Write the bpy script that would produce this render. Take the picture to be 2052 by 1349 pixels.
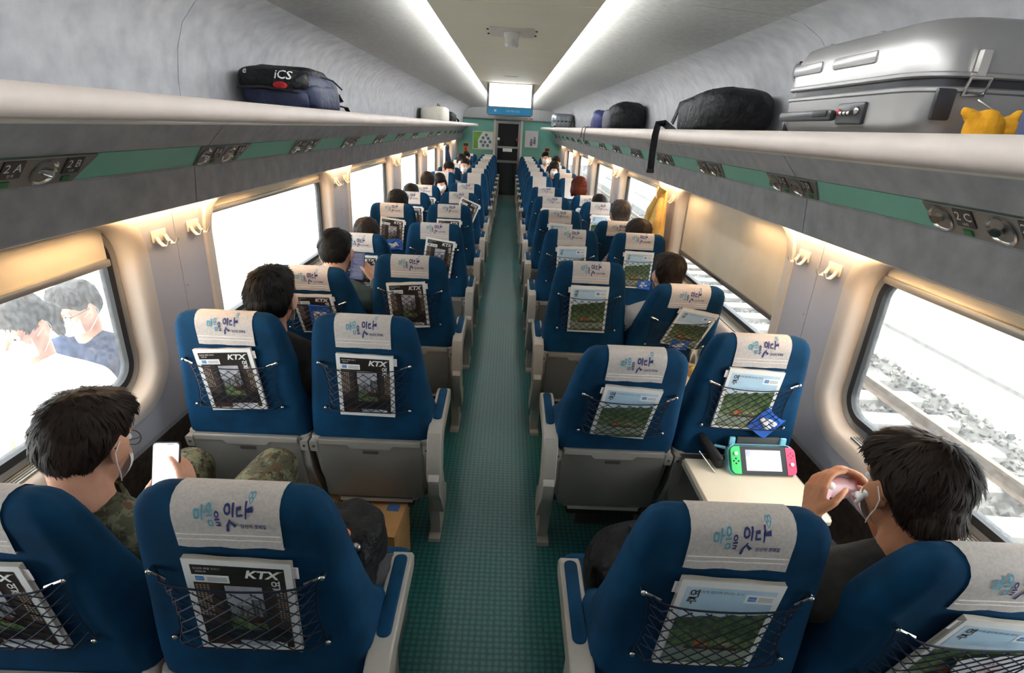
import bpy, bmesh, math, random
from mathutils import Vector, Matrix, Euler, noise
from mathutils.bvhtree import BVHTree
R = math.radians
random.seed(7)
scene = bpy.context.scene
for o in list(bpy.data.objects):
    bpy.data.objects.remove(o, do_unlink=True)
col = scene.collection

# ---------------------------------------------------------------- camera
FPX, VX, VY, ROLL = 1069.0, 1022.0, 254.0, 0.0463
CAM = Vector((0.01, 0.0, 1.80))
_y = Vector(((VX - 1026) / FPX, (VY - 674.5) / FPX, 1)).normalized()      # world Y in camera (right, down, forward)
_l = Vector((-math.sin(ROLL), math.cos(ROLL), 0))
_x = _l.cross(_y).normalized()
if _x[0] < 0: _x = -_x
_z = _x.cross(_y)
rot = Matrix(((_x[0], -_x[1], -_x[2]), (_y[0], -_y[1], -_y[2]), (_z[0], -_z[1], -_z[2])))
cam_data = bpy.data.cameras.new('camera')
cam_data.sensor_width = 36.0
cam_data.lens = FPX * 36.0 / 2052.0
cam_data.clip_start = 0.02
cam_data.clip_end = 300
cam = bpy.data.objects.new('camera', cam_data)
col.objects.link(cam)
cam.matrix_world = Matrix.Translation(CAM) @ rot.to_4x4()
scene.camera = cam

def ray(px, py):
    d = Vector(((px - 1026) / FPX, (py - 674.5) / FPX, 1))
    return Vector((d.dot(_x), d.dot(_y), d.dot(_z)))
def at_x(px, py, X):
    d = ray(px, py); return CAM + d * ((X - CAM[0]) / d[0])
def at_y(px, py, Y):
    d = ray(px, py); return CAM + d * (Y / d[1])
def at_z(px, py, Z):
    d = ray(px, py); return CAM + d * ((Z - CAM[2]) / d[2])

# ---------------------------------------------------------------- sky and exposure
world = bpy.data.worlds.new('overcast_sky')
scene.world = world
world.use_nodes = True
bg = world.node_tree.nodes['Background']
bg.inputs['Color'].default_value = (0.93, 0.97, 1.0, 1)
bg.inputs['Strength'].default_value = 2.6
vs = scene.view_settings
vs.view_transform = 'Standard'
vs.look = 'None'
vs.gamma = 1
vs.use_curve_mapping = False
vs.exposure = 1.8

# ---------------------------------------------------------------- materials
def lin(h):
    if not isinstance(h, str): return tuple(h) + (1,) if len(h) == 3 else h
    h = h.lstrip('#')
    c = [int(h[i:i + 2], 16) / 255 for i in (0, 2, 4)]
    return tuple(x / 12.92 if x <= .04045 else ((x + .055) / 1.055) ** 2.4 for x in c) + (1,)
MATS = {}
def M(name, c, rough=.5, metal=0, c2=None, ns=40, nd=4, bump=None, sheen=0, emit=None, es=1, spec=.5, lo=.35, hi=.65, coat=0, trans=0, stretch=None, alpha=None):
    m = bpy.data.materials.new(name); m.use_nodes = True
    nt = m.node_tree; n = nt.nodes; L = nt.links
    b = n['Principled BSDF']
    b.inputs['Base Color'].default_value = lin(c)
    b.inputs['Roughness'].default_value = rough
    b.inputs['Metallic'].default_value = metal
    b.inputs['Specular IOR Level'].default_value = spec
    b.inputs['Coat Weight'].default_value = coat
    b.inputs['Transmission Weight'].default_value = trans
    if alpha is not None: b.inputs['Alpha'].default_value = alpha
    if sheen:
        b.inputs['Sheen Weight'].default_value = sheen
        b.inputs['Sheen Roughness'].default_value = .45
        b.inputs['Sheen Tint'].default_value = lin(c2 or c)
    tc = None
    def coord():
        nonlocal tc
        if tc is None:
            tc = n.new('ShaderNodeTexCoord')
            if stretch:
                mp = n.new('ShaderNodeMapping'); mp.inputs['Scale'].default_value = stretch
                L.new(tc.outputs['Object'], mp.inputs['Vector']); tc = mp
        return tc.outputs[0] if stretch else tc.outputs['Object']
    if c2:
        t = n.new('ShaderNodeTexNoise'); t.inputs['Scale'].default_value = ns; t.inputs['Detail'].default_value = nd
        r = n.new('ShaderNodeValToRGB')
        r.color_ramp.elements[0].position = lo; r.color_ramp.elements[0].color = lin(c)
        r.color_ramp.elements[1].position = hi; r.color_ramp.elements[1].color = lin(c2)
        L.new(coord(), t.inputs['Vector']); L.new(t.outputs['Fac'], r.inputs['Fac']); L.new(r.outputs['Color'], b.inputs['Base Color'])
    if bump:
        t = n.new('ShaderNodeTexNoise'); t.inputs['Scale'].default_value = bump[0]; t.inputs['Detail'].default_value = 3
        bp = n.new('ShaderNodeBump'); bp.inputs['Strength'].default_value = bump[1]; bp.inputs['Distance'].default_value = bump[2] if len(bump) > 2 else .002
        L.new(coord(), t.inputs['Vector']); L.new(t.outputs['Fac'], bp.inputs['Height']); L.new(bp.outputs['Normal'], b.inputs['Normal'])
    if emit:
        b.inputs['Emission Color'].default_value = lin(emit); b.inputs['Emission Strength'].default_value = es
    MATS[name] = m
    return m
M('velvet', '#05304c', .85, c2='#073d60', ns=9, sheen=.35, bump=(700, .25, .001), spec=.2)
M('grey_plastic', '#a39d95', .42, c2='#9a948c', ns=6)
M('tray_grey', '#7d7974', .35, c2='#75716c', ns=5)
M('tray_cream', '#e9dcc6', .3, c2='#e4d5bd', ns=4)
M('dark_plastic', '#1b1a1a', .45)
M('slot_dark', '#4d4a48', .5)
M('black_rubber', '#101010', .6)
M('chrome', '#d8d4cf', .18, 1)
M('steel', '#9c9a97', .32, 1)
M('cover_cloth', '#cfc6c0', .9, c2='#c2b8b2', ns=160, nd=6, bump=(500, .4, .0006), spec=.1)
M('stitch', '#f0ebe6', .8)
M('ink_navy', '#2c3470', .8)
M('ink_teal', '#4f9db4', .8)
M('cord', '#0d1830', .7)
M('felt', '#b4b6b9', .95, c2='#9ea0a4', ns=14, nd=9, bump=(160, .2, .002), spec=.1, lo=.3, hi=.7)
M('ceiling_side', '#c2c4c2', .8, c2='#b4b6b4', ns=40, nd=6, spec=.2)
M('ceiling_cream', '#efead6', .55, c2='#eae5d0', ns=3)
M('seam', '#4c4a46', .8)
M('lip', '#b9aea6', .5, c2='#b1a69e', ns=7)
M('lip_under', '#dcd8cd', .5)
M('teal_strip', '#82c4b0', .45, c2='#7dbdaa', ns=4)
M('wall_white', '#c6bbb0', .45, c2='#c0b5aa', ns=3)
M('wall_grey', '#acabb2', .5, c2='#a5a4ab', ns=3)
M('wall_felt', '#4a4039', .95, c2='#3b322c', ns=45, nd=7, bump=(200, .5, .002), spec=.1)
M('end_teal', '#74b0a0', .6, c2='#6ca898', ns=3)
M('frame_white', '#d8d0c4', .4)
M('gasket', '#1e1f21', .5)
M('alu', '#a8a49c', .35, .8)
M('blind', '#d2c6b0', .45, c2='#c8bca6', ns=4, metal=.15)
M('warm_lamp', '#fff0d8', .5, emit='#ffd9a8', es=16)
M('cool_lamp', '#ffffff', .5, emit='#f4f8ff', es=19)
M('black', '#0c0c0d', .5)
M('black_glass', '#0a0908', .08, coat=.5)
M('white_paper', '#efece8', .7)
M('page_edge', '#cfc6ba', .9, c2='#a59b8e', ns=300, stretch=(.02, 1, .02))
M('mag_black', '#26221e', .35, c2='#2e2925', ns=12)
M('mag_white', '#f0eeea', .4)
M('mag_grey', '#c9c7cb', .4, c2='#a9a8ae', ns=25)
M('mag_roof', '#8f8c8c', .5, c2='#3a3534', ns=60, stretch=(3, .2, .2), lo=.45, hi=.55)
M('mag_green', '#7c8f55', .5, c2='#2c3a1d', ns=90, nd=6)
M('mag_brown', '#5a3523', .5, c2='#27160f', ns=70)
M('mag_wood', '#3a2c24', .5, c2='#4a3a30', ns=30)
M('mag_beige', '#b59f83', .5)
M('mag_sky', '#a9cbe0', .35, c2='#c5dbe8', ns=9, nd=2)
M('mag_cloud', '#e2e9ee', .4, c2='#c4d8e4', ns=14)
M('mag_hill', '#657d4a', .4, c2='#2d3f1f', ns=75, nd=9)
M('mag_hill2', '#82945a', .4, c2='#3c4c28', ns=85, nd=8)
M('mag_river', '#a5aa96', .4, c2='#82907a', ns=30)
M('mag_orange', '#e2672c', .5)
M('mag_ink', '#222222', .5)
M('sticker_blue', '#2a55a5', .5, c2='#4f9ad0', ns=90)
M('text_grey', '#8b8b96', .6)
M('tab_red', '#b8443c', .6)
M('leaflet_blue', '#2f66c8', .4, c2='#3f78d6', ns=20)
M('skin', '#d9a58b', .55, c2='#cf977c', ns=20, spec=.35)
M('skin_pale', '#e3b69e', .55, c2='#dba98f', ns=20, spec=.35)
M('skin_tan', '#b9805f', .55, c2='#ad7453', ns=20, spec=.35)
M('hair_black', '#0f0c0b', .6, c2='#181311', ns=120, stretch=(1, 1, .15), spec=.2)
M('hair_brown', '#1c1410', .6, c2='#291d16', ns=120, stretch=(1, 1, .15), spec=.2)
M('hair_grey', '#332e2c', .6, c2='#4d4845', ns=140, stretch=(1, 1, .15), spec=.2)
M('hair_red', '#4a1a0d', .6, c2='#692a17', ns=120, stretch=(1, 1, .15), spec=.2)
M('mask_white', '#eceae8', .8)
M('shirt_black', '#1e1c1b', .85, c2='#262423', ns=30, bump=(16, .5, .012), spec=.15)
M('shirt_charcoal', '#33312f', .85, c2='#3b3936', ns=30, bump=(14, .5, .012), spec=.15)
M('shirt_sage', '#4b5654', .85, c2='#434d4b', ns=20, bump=(14, .5, .012), spec=.15)
M('shirt_grey', '#83838b', .85, c2='#77777f', ns=20, bump=(14, .5, .01), spec=.15)
M('shirt_olive', '#6a6552', .85, c2='#5c5746', ns=20, bump=(14, .5, .01), spec=.15)
M('shirt_navy', '#28344f', .85, c2='#222c44', ns=20, bump=(14, .5, .01), spec=.15)
M('shirt_white', '#dedbd6', .85, bump=(14, .5, .01), spec=.15)
M('pants_dark', '#23252b', .9, c2='#2a2c33', ns=30, spec=.1)
M('shoe', '#1c1b1b', .6)
def stripes(name, a, b, scale):
    m = M(name, a, .85); nt = m.node_tree; n = nt.nodes
    tc = n.new('ShaderNodeTexCoord'); w = n.new('ShaderNodeTexWave'); w.inputs['Scale'].default_value = scale; w.bands_direction = 'DIAGONAL'
    w.inputs['Distortion'].default_value = 1.5; w.inputs['Detail Scale'].default_value = .5
    r = n.new('ShaderNodeValToRGB'); r.color_ramp.elements[0].color = lin(a); r.color_ramp.elements[1].color = lin(b)
    nt.links.new(tc.outputs['Object'], w.inputs['Vector']); nt.links.new(w.outputs['Fac'], r.inputs['Fac']); nt.links.new(r.outputs['Color'], n['Principled BSDF'].inputs['Base Color'])
stripes('shirt_stripe', '#c9c7c8', '#8b8b93', 60)
def camo():
    m = M('camo', '#4b4a35', .9); nt = m.node_tree; n = nt.nodes; L = nt.links
    tc = n.new('ShaderNodeTexCoord'); out = None
    base = None
    for sc, th, c, off in ((24, .52, '#6b6a52', 0), (30, .56, '#33301f', 3), (26, .58, '#5b3f2b', 7), (40, .62, '#23251c', 11)):
        mp = n.new('ShaderNodeMapping'); mp.inputs['Location'].default_value = (off, off, 0)
        t = n.new('ShaderNodeTexNoise'); t.inputs['Scale'].default_value = sc; t.inputs['Detail'].default_value = 5; t.inputs['Roughness'].default_value = .65
        r = n.new('ShaderNodeValToRGB'); r.color_ramp.elements[0].position = th - .015; r.color_ramp.elements[1].position = th + .015
        mx = n.new('ShaderNodeMix'); mx.data_type = 'RGBA'
        if base is None: mx.inputs[6].default_value = lin('#4d4d3a')
        else: L.new(base, mx.inputs[6])
        mx.inputs[7].default_value = lin(c)
        L.new(tc.outputs['Object'], mp.inputs['Vector']); L.new(mp.outputs[0], t.inputs['Vector']); L.new(t.outputs['Fac'], r.inputs['Fac']); L.new(r.outputs['Color'], mx.inputs[0])
        base = mx.outputs[2]
    L.new(base, n['Principled BSDF'].inputs['Base Color'])
camo()
M('nylon_navy', '#1d2747', .6, c2='#18203a', ns=18, bump=(22, .6, .01))
M('nylon_black', '#0e0e10', .6, c2='#18181c', ns=22, bump=(26, .9, .02), spec=.3)
M('nylon_grey', '#4a4a52', .7, c2='#404048', ns=14, bump=(18, .6, .01))
M('nylon_blue', '#272c66', .6, c2='#20255a', ns=14, bump=(18, .6, .01))
M('canvas_white', '#dcd8cb', .8, bump=(18, .5, .01))
M('canvas_olive', '#6d6a58', .8)
M('case_silver', '#a5a4a3', .4, .6, c2='#9a9998', ns=3)
M('case_grey', '#8b9095', .35, .5, c2='#7f8489', ns=3)
M('case_dark', '#37373a', .35, .3)
M('red_tag', '#c3262c', .5)
M('plush_yellow', '#e8a81e', .9, c2='#d9981a', ns=60, bump=(300, .6, .002))
M('denim', '#46506e', .9)
M('coat_tan', '#d3a95c', .8, c2='#c29a50', ns=8, bump=(9, .8, .03))
M('cardboard', '#b58a58', .85, c2='#a87d4c', ns=12)
M('print_brown', '#3a2b20', .8)
M('print_blue', '#3d5f9a', .7)
M('print_sky', '#3f9fd0', .7)
M('green_shell', '#2fd36a', .4)
M('pink_shell', '#ee2f6a', .4)
M('aqua_shell', '#8fd0e0', .5)
M('pink_pale', '#efc3c4', .4, c2='#e6b4b8', ns=30)
M('stick_pale', '#e8f0e4', .5)
M('number_plate', '#3a3836', .4)
M('number_white', '#e8e6e2', .5)
M('led_green', '#1f7a44', .4)
M('panel_metal', '#8f8c86', .38, .55)
M('dome_metal', '#b5b3b0', .22, .9)
M('tv_grey', '#7b7d80', .4)
M('tv_banner', '#2b7fae', .5, emit='#2b7fae', es=.1)
M('sign_red', '#c0392b', .5)
M('sign_dark', '#3a2a26', .5)
M('poster_green', '#8cc152', .5, c2='#5f9f3c', ns=4)
M('poster_white', '#dfe6e2', .5)
M('poster_grey', '#8a93a0', .5, c2='#5b6472', ns=60)
M('poster_pink', '#d6cdd0', .5)
M('coffee', '#3b2216', .2)
M('food_yellow', '#d9b23c', .5, c2='#e4c66a', ns=40)
M('kraft', '#c49a66', .8)
M('ballast', '#5c5852', .95, c2='#46423d', ns=3)
M('ballast_stone', '#7c7870', .95, c2='#3f3c37', ns=2.5, nd=1)
M('sleeper', '#8a867e', .9, c2='#76726b', ns=8)
M('rail_steel', '#6c5b49', .5, .3, c2='#5c4c3c', ns=10)
M('concrete', '#85827b', .9, c2='#74716b', ns=5)
M('kerb_grey', '#85827b', .9, c2='#74716b', ns=6)
M('platform', '#d6d2ca', .9, c2='#cac6be', ns=2)
M('earbud', '#f2f1ef', .25)
M('lens', '#ffffff', .05, trans=.9)
M('clear_plastic', '#eef4f4', .05, trans=.9)
M('bottle_blue', '#bfe0ea', .1, trans=.7)
M('phone_white', '#e8e8ea', .3, emit='#f4f6ff', es=.35)
M('phone_dark', '#2a2b36', .2, emit='#3a3f60', es=.3)
M('eye_white', '#f0ece8', .3)

def screen_mat(name, cols, es, sc):
    m = bpy.data.materials.new(name); m.use_nodes = True; nt = m.node_tree; n = nt.nodes; L = nt.links
    b = n['Principled BSDF']; b.inputs['Base Color'].default_value = (.02, .02, .02, 1); b.inputs['Roughness'].default_value = .2
    tc = n.new('ShaderNodeTexCoord'); t = n.new('ShaderNodeTexNoise'); t.inputs['Scale'].default_value = sc; t.inputs['Detail'].default_value = 1
    r = n.new('ShaderNodeValToRGB'); els = r.color_ramp.elements
    els[0].position = .3; els[0].color = lin(cols[0]); els[1].position = .7; els[1].color = lin(cols[-1])
    for i, c in enumerate(cols[1:-1]):
        e = els.new(.3 + .4 * (i + 1) / (len(cols) - 1)); e.color = lin(c)
    L.new(tc.outputs['Object'], t.inputs['Vector']); L.new(t.outputs['Fac'], r.inputs['Fac']); L.new(r.outputs['Color'], b.inputs['Emission Color'])
    b.inputs['Emission Strength'].default_value = es
    MATS[name] = m
screen_mat('game_screen', ['#c9c6da', '#e3e4f2', '#eee2e6', '#dfe4f2'], .3, 18)
def tv_mat():
    m = bpy.data.materials.new('tv_screen'); m.use_nodes = True; nt = m.node_tree; n = nt.nodes; L = nt.links
    b = n['Principled BSDF']; b.inputs['Base Color'].default_value = (.02, .02, .02, 1)
    tc = n.new('ShaderNodeTexCoord'); sp = n.new('ShaderNodeSeparateXYZ'); L.new(tc.outputs['Object'], sp.inputs[0])
    r = n.new('ShaderNodeValToRGB'); e = r.color_ramp.elements          # the picture shown: pink to white to green corners
    mr = n.new('ShaderNodeMapRange'); mr.inputs[1].default_value = -.2; mr.inputs[2].default_value = .2
    L.new(sp.outputs[0], mr.inputs[0]); L.new(mr.outputs[0], r.inputs[0])
    e[0].color = lin('#f58ad0'); e[0].position = 0; e[1].color = lin('#8ff0b0'); e[1].position = 1
    x = e.new(.35); x.color = lin('#fdeaf6'); x = e.new(.65); x.color = lin('#f0fdf4')
    r2 = n.new('ShaderNodeMapRange'); r2.inputs[1].default_value = -.13; r2.inputs[2].default_value = -.02
    L.new(sp.outputs[2], r2.inputs[0])
    mx = n.new('ShaderNodeMix'); mx.data_type = 'RGBA'; mx.inputs[7].default_value = (1, 1, 1, 1)
    L.new(r2.outputs[0], mx.inputs[0]); L.new(r.outputs[0], mx.inputs[6]); L.new(mx.outputs[2], b.inputs['Emission Color'])
    b.inputs['Emission Strength'].default_value = .8
    MATS['tv_screen'] = m
tv_mat()
def glass_mat():
    m = bpy.data.materials.new('window_glass'); m.use_nodes = True; nt = m.node_tree; n = nt.nodes; L = nt.links
    n.remove(n['Principled BSDF']); out = n['Material Output']
    tr = n.new('ShaderNodeBsdfTransparent'); tr.inputs[0].default_value = (.93, .95, .95, 1)
    gl = n.new('ShaderNodeBsdfGlossy'); gl.inputs['Roughness'].default_value = .02
    lw = n.new('ShaderNodeLayerWeight'); lw.inputs[0].default_value = .5; pw_ = n.new('ShaderNodeMath'); pw_.operation = 'POWER'; pw_.inputs[1].default_value = 4; L.new(lw.outputs['Facing'], pw_.inputs[0]); fr = n.new('ShaderNodeMapRange'); fr.inputs[3].default_value = .03; fr.inputs[4].default_value = .6; L.new(pw_.outputs[0], fr.inputs[0])
    mx = n.new('ShaderNodeMixShader'); L.new(fr.outputs[0], mx.inputs[0]); L.new(tr.outputs[0], mx.inputs[1]); L.new(gl.outputs[0], mx.inputs[2])
    du = n.new('ShaderNodeBsdfTranslucent'); du.inputs[0].default_value = (.95, .96, .97, 1)     # dust film
    tc = n.new('ShaderNodeTexCoord'); t = n.new('ShaderNodeTexNoise'); t.inputs['Scale'].default_value = 60; t.inputs['Detail'].default_value = 6
    r = n.new('ShaderNodeMapRange'); r.inputs[1].default_value = .35; r.inputs[2].default_value = .75; r.inputs[3].default_value = .015; r.inputs[4].default_value = .045
    L.new(tc.outputs['Object'], t.inputs['Vector']); L.new(t.outputs['Fac'], r.inputs[0])
    m2 = n.new('ShaderNodeMixShader'); L.new(r.outputs[0], m2.inputs[0]); L.new(mx.outputs[0], m2.inputs[1]); L.new(du.outputs[0], m2.inputs[2])
    L.new(m2.outputs[0], out.inputs['Surface'])
    MATS['window_glass'] = m
glass_mat()
def smoked_glass():
    m = bpy.data.materials.new('door_glass'); m.use_nodes = True; nt = m.node_tree; n = nt.nodes; L = nt.links
    n.remove(n['Principled BSDF'])
    tr = n.new('ShaderNodeBsdfTransparent'); tr.inputs[0].default_value = (.6, .58, .55, 1)
    gl = n.new('ShaderNodeBsdfGlossy'); gl.inputs['Roughness'].default_value = .03
    mx = n.new('ShaderNodeMixShader'); mx.inputs[0].default_value = .06
    L.new(tr.outputs[0], mx.inputs[1]); L.new(gl.outputs[0], mx.inputs[2]); L.new(mx.outputs[0], n['Material Output'].inputs['Surface'])
    MATS['door_glass'] = m
smoked_glass()
def floor_mat():
    m = M('floor_teal', '#1f5a52', .32, spec=.4); nt = m.node_tree; n = nt.nodes; L = nt.links
    tc = n.new('ShaderNodeTexCoord'); v = n.new('ShaderNodeTexVoronoi'); v.inputs['Scale'].default_value = 42; v.inputs['Randomness'].default_value = .12
    r = n.new('ShaderNodeValToRGB'); r.color_ramp.elements[0].color = lin('#2f6a68'); r.color_ramp.elements[0].position = .25
    r.color_ramp.elements[1].color = lin('#1d4c4e'); r.color_ramp.elements[1].position = .5
    L.new(tc.outputs['Object'], v.inputs['Vector']); L.new(v.outputs['Distance'], r.inputs['Fac']); L.new(r.outputs['Color'], n['Principled BSDF'].inputs['Base Color'])
    bp = n.new('ShaderNodeBump'); bp.inputs['Strength'].default_value = .3; bp.inputs['Distance'].default_value = .001
    L.new(v.outputs['Distance'], bp.inputs['Height']); L.new(bp.outputs['Normal'], n['Principled BSDF'].inputs['Normal'])
floor_mat()
# ---------------------------------------------------------------- mesh helpers
def rotm(r):
    return Euler(r).to_matrix() if not isinstance(r, Matrix) else r.to_3x3()
_rb = {}
TMP = bpy.data.scenes.new('workbench')       # small scene used only to evaluate text and remesh modifiers quickly
class MB:
    def __init__(s): s.v = []; s.f = []; s.m = []
    def add(s, vs, fs, mi=0, mat=None):
        k = len(s.v)
        for p in vs:
            p = Vector(p)
            s.v.append(mat @ p if mat is not None else p)
        for f in fs: s.f.append([i + k for i in f]); s.m.append(mi)
        return s
    def box(s, c, d, r=(0, 0, 0), mi=0):
        h = [x / 2 for x in d]; q = rotm(r); c = Vector(c)
        vs = [c + q @ Vector((x * h[0], y * h[1], z * h[2])) for x in (-1, 1) for y in (-1, 1) for z in (-1, 1)]
        return s.add(vs, [(0, 1, 3, 2), (4, 6, 7, 5), (0, 4, 5, 1), (2, 3, 7, 6), (0, 2, 6, 4), (1, 5, 7, 3)], mi)
    def rbox(s, c, d, rad, seg=2, r=(0, 0, 0), mi=0):
        key = (tuple(round(x, 5) for x in d), rad, seg)
        if key not in _rb:
            b = bmesh.new(); bmesh.ops.create_cube(b, size=1)
            for v in b.verts: v.co = Vector((v.co.x * d[0], v.co.y * d[1], v.co.z * d[2]))
            bmesh.ops.bevel(b, geom=b.edges[:], offset=min(rad, min(d) * .49), segments=seg, profile=.5, affect='EDGES')
            b.verts.index_update(); _rb[key] = ([v.co.copy() for v in b.verts], [[v.index for v in f.verts] for f in b.faces]); b.free()
        q = rotm(r); c = Vector(c)
        return s.add([c + q @ v for v in _rb[key][0]], _rb[key][1], mi)
    def tube(s, pts, r, n=8, cap=True, mi=0, closed=False):
        pts = [Vector(p) for p in pts]; N = len(pts)
        rs = r if isinstance(r, (list, tuple)) else [r] * N
        rings = []; up = None
        for i, p in enumerate(pts):
            a = pts[(i - 1) % N] if (i or closed) else p; b = pts[(i + 1) % N] if (i < N - 1 or closed) else p
            d = (b - a).normalized() if (b - a).length > 1e-9 else Vector((0, 0, 1))
            if up is None: up = d.orthogonal().normalized()
            up = (up - d * up.dot(d)); up = up.normalized() if up.length > 1e-6 else d.orthogonal().normalized()
            w = d.cross(up)
            rings.append([p + (up * math.cos(t) + w * math.sin(t)) * rs[i] for t in [2 * math.pi * k / n for k in range(n)]])
        return s.loft(rings, cap=cap, mi=mi, loop=closed)
    def loft(s, rings, cap=True, mi=0, loop=False, ring_closed=True):
        n = len(rings[0]); vs = [p for q in rings for p in q]; fs = []
        L = len(rings)
        for i in range(L if loop else L - 1):
            j = (i + 1) % L
            for k in range(n if ring_closed else n - 1):
                k2 = (k + 1) % n
                fs.append((i * n + k, i * n + k2, j * n + k2, j * n + k))
        if cap and not loop:
            fs.append(tuple(range(n))[::-1]); fs.append(tuple((L - 1) * n + k for k in range(n)))
        return s.add(vs, fs, mi)
    def lathe(s, prof, n=24, mat=None, mi=0, cap=False):
        rings = [[Vector((r * math.cos(2 * math.pi * k / n), r * math.sin(2 * math.pi * k / n), z)) for k in range(n)] for r, z in prof]
        if mat is not None: rings = [[mat @ p for p in q] for q in rings]
        return s.loft(rings, cap=cap, mi=mi)
    def prism(s, poly, a, b, axis='x', mi=0):
        def P(u, w, h): return {'x': (h, u, w), 'y': (u, h, w), 'z': (u, w, h)}[axis]
        n = len(poly)
        vs = [P(u, w, a) for u, w in poly] + [P(u, w, b) for u, w in poly]
        fs = [tuple(range(n))[::-1], tuple(range(n, 2 * n))] + [(k, (k + 1) % n, n + (k + 1) % n, n + k) for k in range(n)]
        return s.add(vs, fs, mi)
    def ell(s, c, rad, r=(0, 0, 0), u=16, v=10, mi=0):
        q = rotm(r); c = Vector(c); vs = [c + q @ Vector((0, 0, rad[2]))]; fs = []
        for j in range(1, v):
            t = math.pi * j / v
            for i in range(u):
                p = 2 * math.pi * i / u
                vs.append(c + q @ Vector((rad[0] * math.sin(t) * math.cos(p), rad[1] * math.sin(t) * math.sin(p), rad[2] * math.cos(t))))
        vs.append(c + q @ Vector((0, 0, -rad[2])))
        for i in range(u): fs.append((0, 1 + i, 1 + (i + 1) % u))
        for j in range(v - 2):
            for i in range(u):
                a = 1 + j * u; b = a + u
                fs.append((a + i, b + i, b + (i + 1) % u, a + (i + 1) % u))
        a = 1 + (v - 2) * u; e = len(vs) - 1
        for i in range(u): fs.append((a + (i + 1) % u, a + i, e))
        return s.add(vs, fs, mi)
    def quad(s, pts, mi=0): return s.add(pts, [tuple(range(len(pts)))], mi)
    def mesh(s, name, mats, smooth=40):
        me = bpy.data.meshes.new(name)
        me.from_pydata([tuple(p) for p in s.v], [], s.f)
        if isinstance(mats, str): mats = [mats]
        for m in mats: me.materials.append(MATS[m])
        if len(mats) > 1: me.polygons.foreach_set('material_index', s.m)
        if smooth:
            me.polygons.foreach_set('use_smooth', [True] * len(me.polygons)); me.set_sharp_from_angle(angle=R(smooth))
        me.update()
        return me
    def fix(s):
        b = bmesh.new(); me = bpy.data.meshes.new('t'); me.from_pydata([tuple(p) for p in s.v], [], s.f); b.from_mesh(me)
        bmesh.ops.recalc_face_normals(b, faces=b.faces[:]); b.verts.index_update()
        s.f = [[v.index for v in f.verts] for f in b.faces]; b.free(); bpy.data.meshes.remove(me); return s
    def build(s, name, mats, parent=None, smooth=40, fix=True):
        if fix: s.fix()
        return link(name, s.mesh(name, mats, smooth), parent)
def link(name, data, parent=None, loc=None, rotz=None):
    o = bpy.data.objects.new(name, data); col.objects.link(o)
    if parent is not None: o.parent = parent
    if loc is not None: o.location = loc
    if rotz is not None: o.rotation_euler[2] = rotz
    return o
def tag(o, label=None, cat=None, group=None, kind=None):
    if label: o['label'] = label
    if cat: o['category'] = cat
    if group: o['group'] = group
    if kind: o['kind'] = kind
    return o
def thing(name, label, cat, loc=(0, 0, 0), rz=0, group=None):
    o = bpy.data.objects.new(name, None); o.empty_display_size = .05; col.objects.link(o)
    o.location = loc; o.rotation_euler[2] = rz
    return tag(o, label, cat, group)
def rrect(w, h, r, n=5, cx=0, cy=0):
    """rounded rectangle outline, counter-clockwise"""
    r = min(r, w / 2 - 1e-5, h / 2 - 1e-5); out = []
    for sx, sy, a0 in ((1, 1, 0), (-1, 1, 90), (-1, -1, 180), (1, -1, 270)):
        for k in range(n + 1):
            a = R(a0 + 90 * k / n)
            out.append((cx + sx * (w / 2 - r) + r * math.cos(a), cy + sy * (h / 2 - r) + r * math.sin(a)))
    return out
_tx = {}
def text_geo(body, size=1, shear=0, bold=0, sx=1):
    key = (body, shear, bold)
    if key not in _tx:
        cu = bpy.data.curves.new('t', 'FONT'); cu.body = body; cu.align_x = 'CENTER'; cu.align_y = 'CENTER'
        cu.shear = shear; cu.offset = bold; cu.resolution_u = 2; cu.size = 1
        o = bpy.data.objects.new('t', cu)
        me = evaluated(o)
        _tx[key] = ([v.co.copy() for v in me.vertices], [list(p.vertices) for p in me.polygons])
        bpy.data.objects.remove(o); bpy.data.curves.remove(cu); bpy.data.meshes.remove(me)
    vs, fs = _tx[key]
    return [Vector((v.x * size * sx, v.y * size, 0)) for v in vs], fs
def put_text(mb, body, size, M4, mi=0, shear=0, bold=0, sx=1):
    vs, fs = text_geo(body, size, shear, bold, sx)
    mb.add([M4 @ v for v in vs], fs, mi)
def frame(o, x, y):
    """matrix with local X, Y directions and origin o"""
    x = Vector(x).normalized(); y = Vector(y); y = (y - x * y.dot(x)).normalized(); z = x.cross(y)
    m = Matrix((x, y, z)).transposed().to_4x4(); m.translation = Vector(o); return m
def evaluated(o):
    TMP.collection.objects.link(o)
    vl = TMP.view_layers[0]; vl.update(); dg = vl.depsgraph
    return bpy.data.meshes.new_from_object(o.evaluated_get(dg))
def cap_blob(mb, p0, r0, p1, r1, n=12):
    p0 = Vector(p0); p1 = Vector(p1); d = (p1 - p0)
    if d.length < 1e-6: return
    u = d.normalized(); pts = []; rs = []
    for k in range(4): a = R(90 - 90 * (k + .35) / 4); pts.append(p0 - u * r0 * math.sin(a)); rs.append(r0 * math.cos(a))
    for k in range(5): pts.append(p0 + d * (k / 4)); rs.append(r0 + (r1 - r0) * k / 4)
    for k in range(3, -1, -1): a = R(90 - 90 * (k + .35) / 4); pts.append(p1 + u * r1 * math.sin(a)); rs.append(r1 * math.cos(a))
    mb.tube(pts, rs, n)
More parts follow.
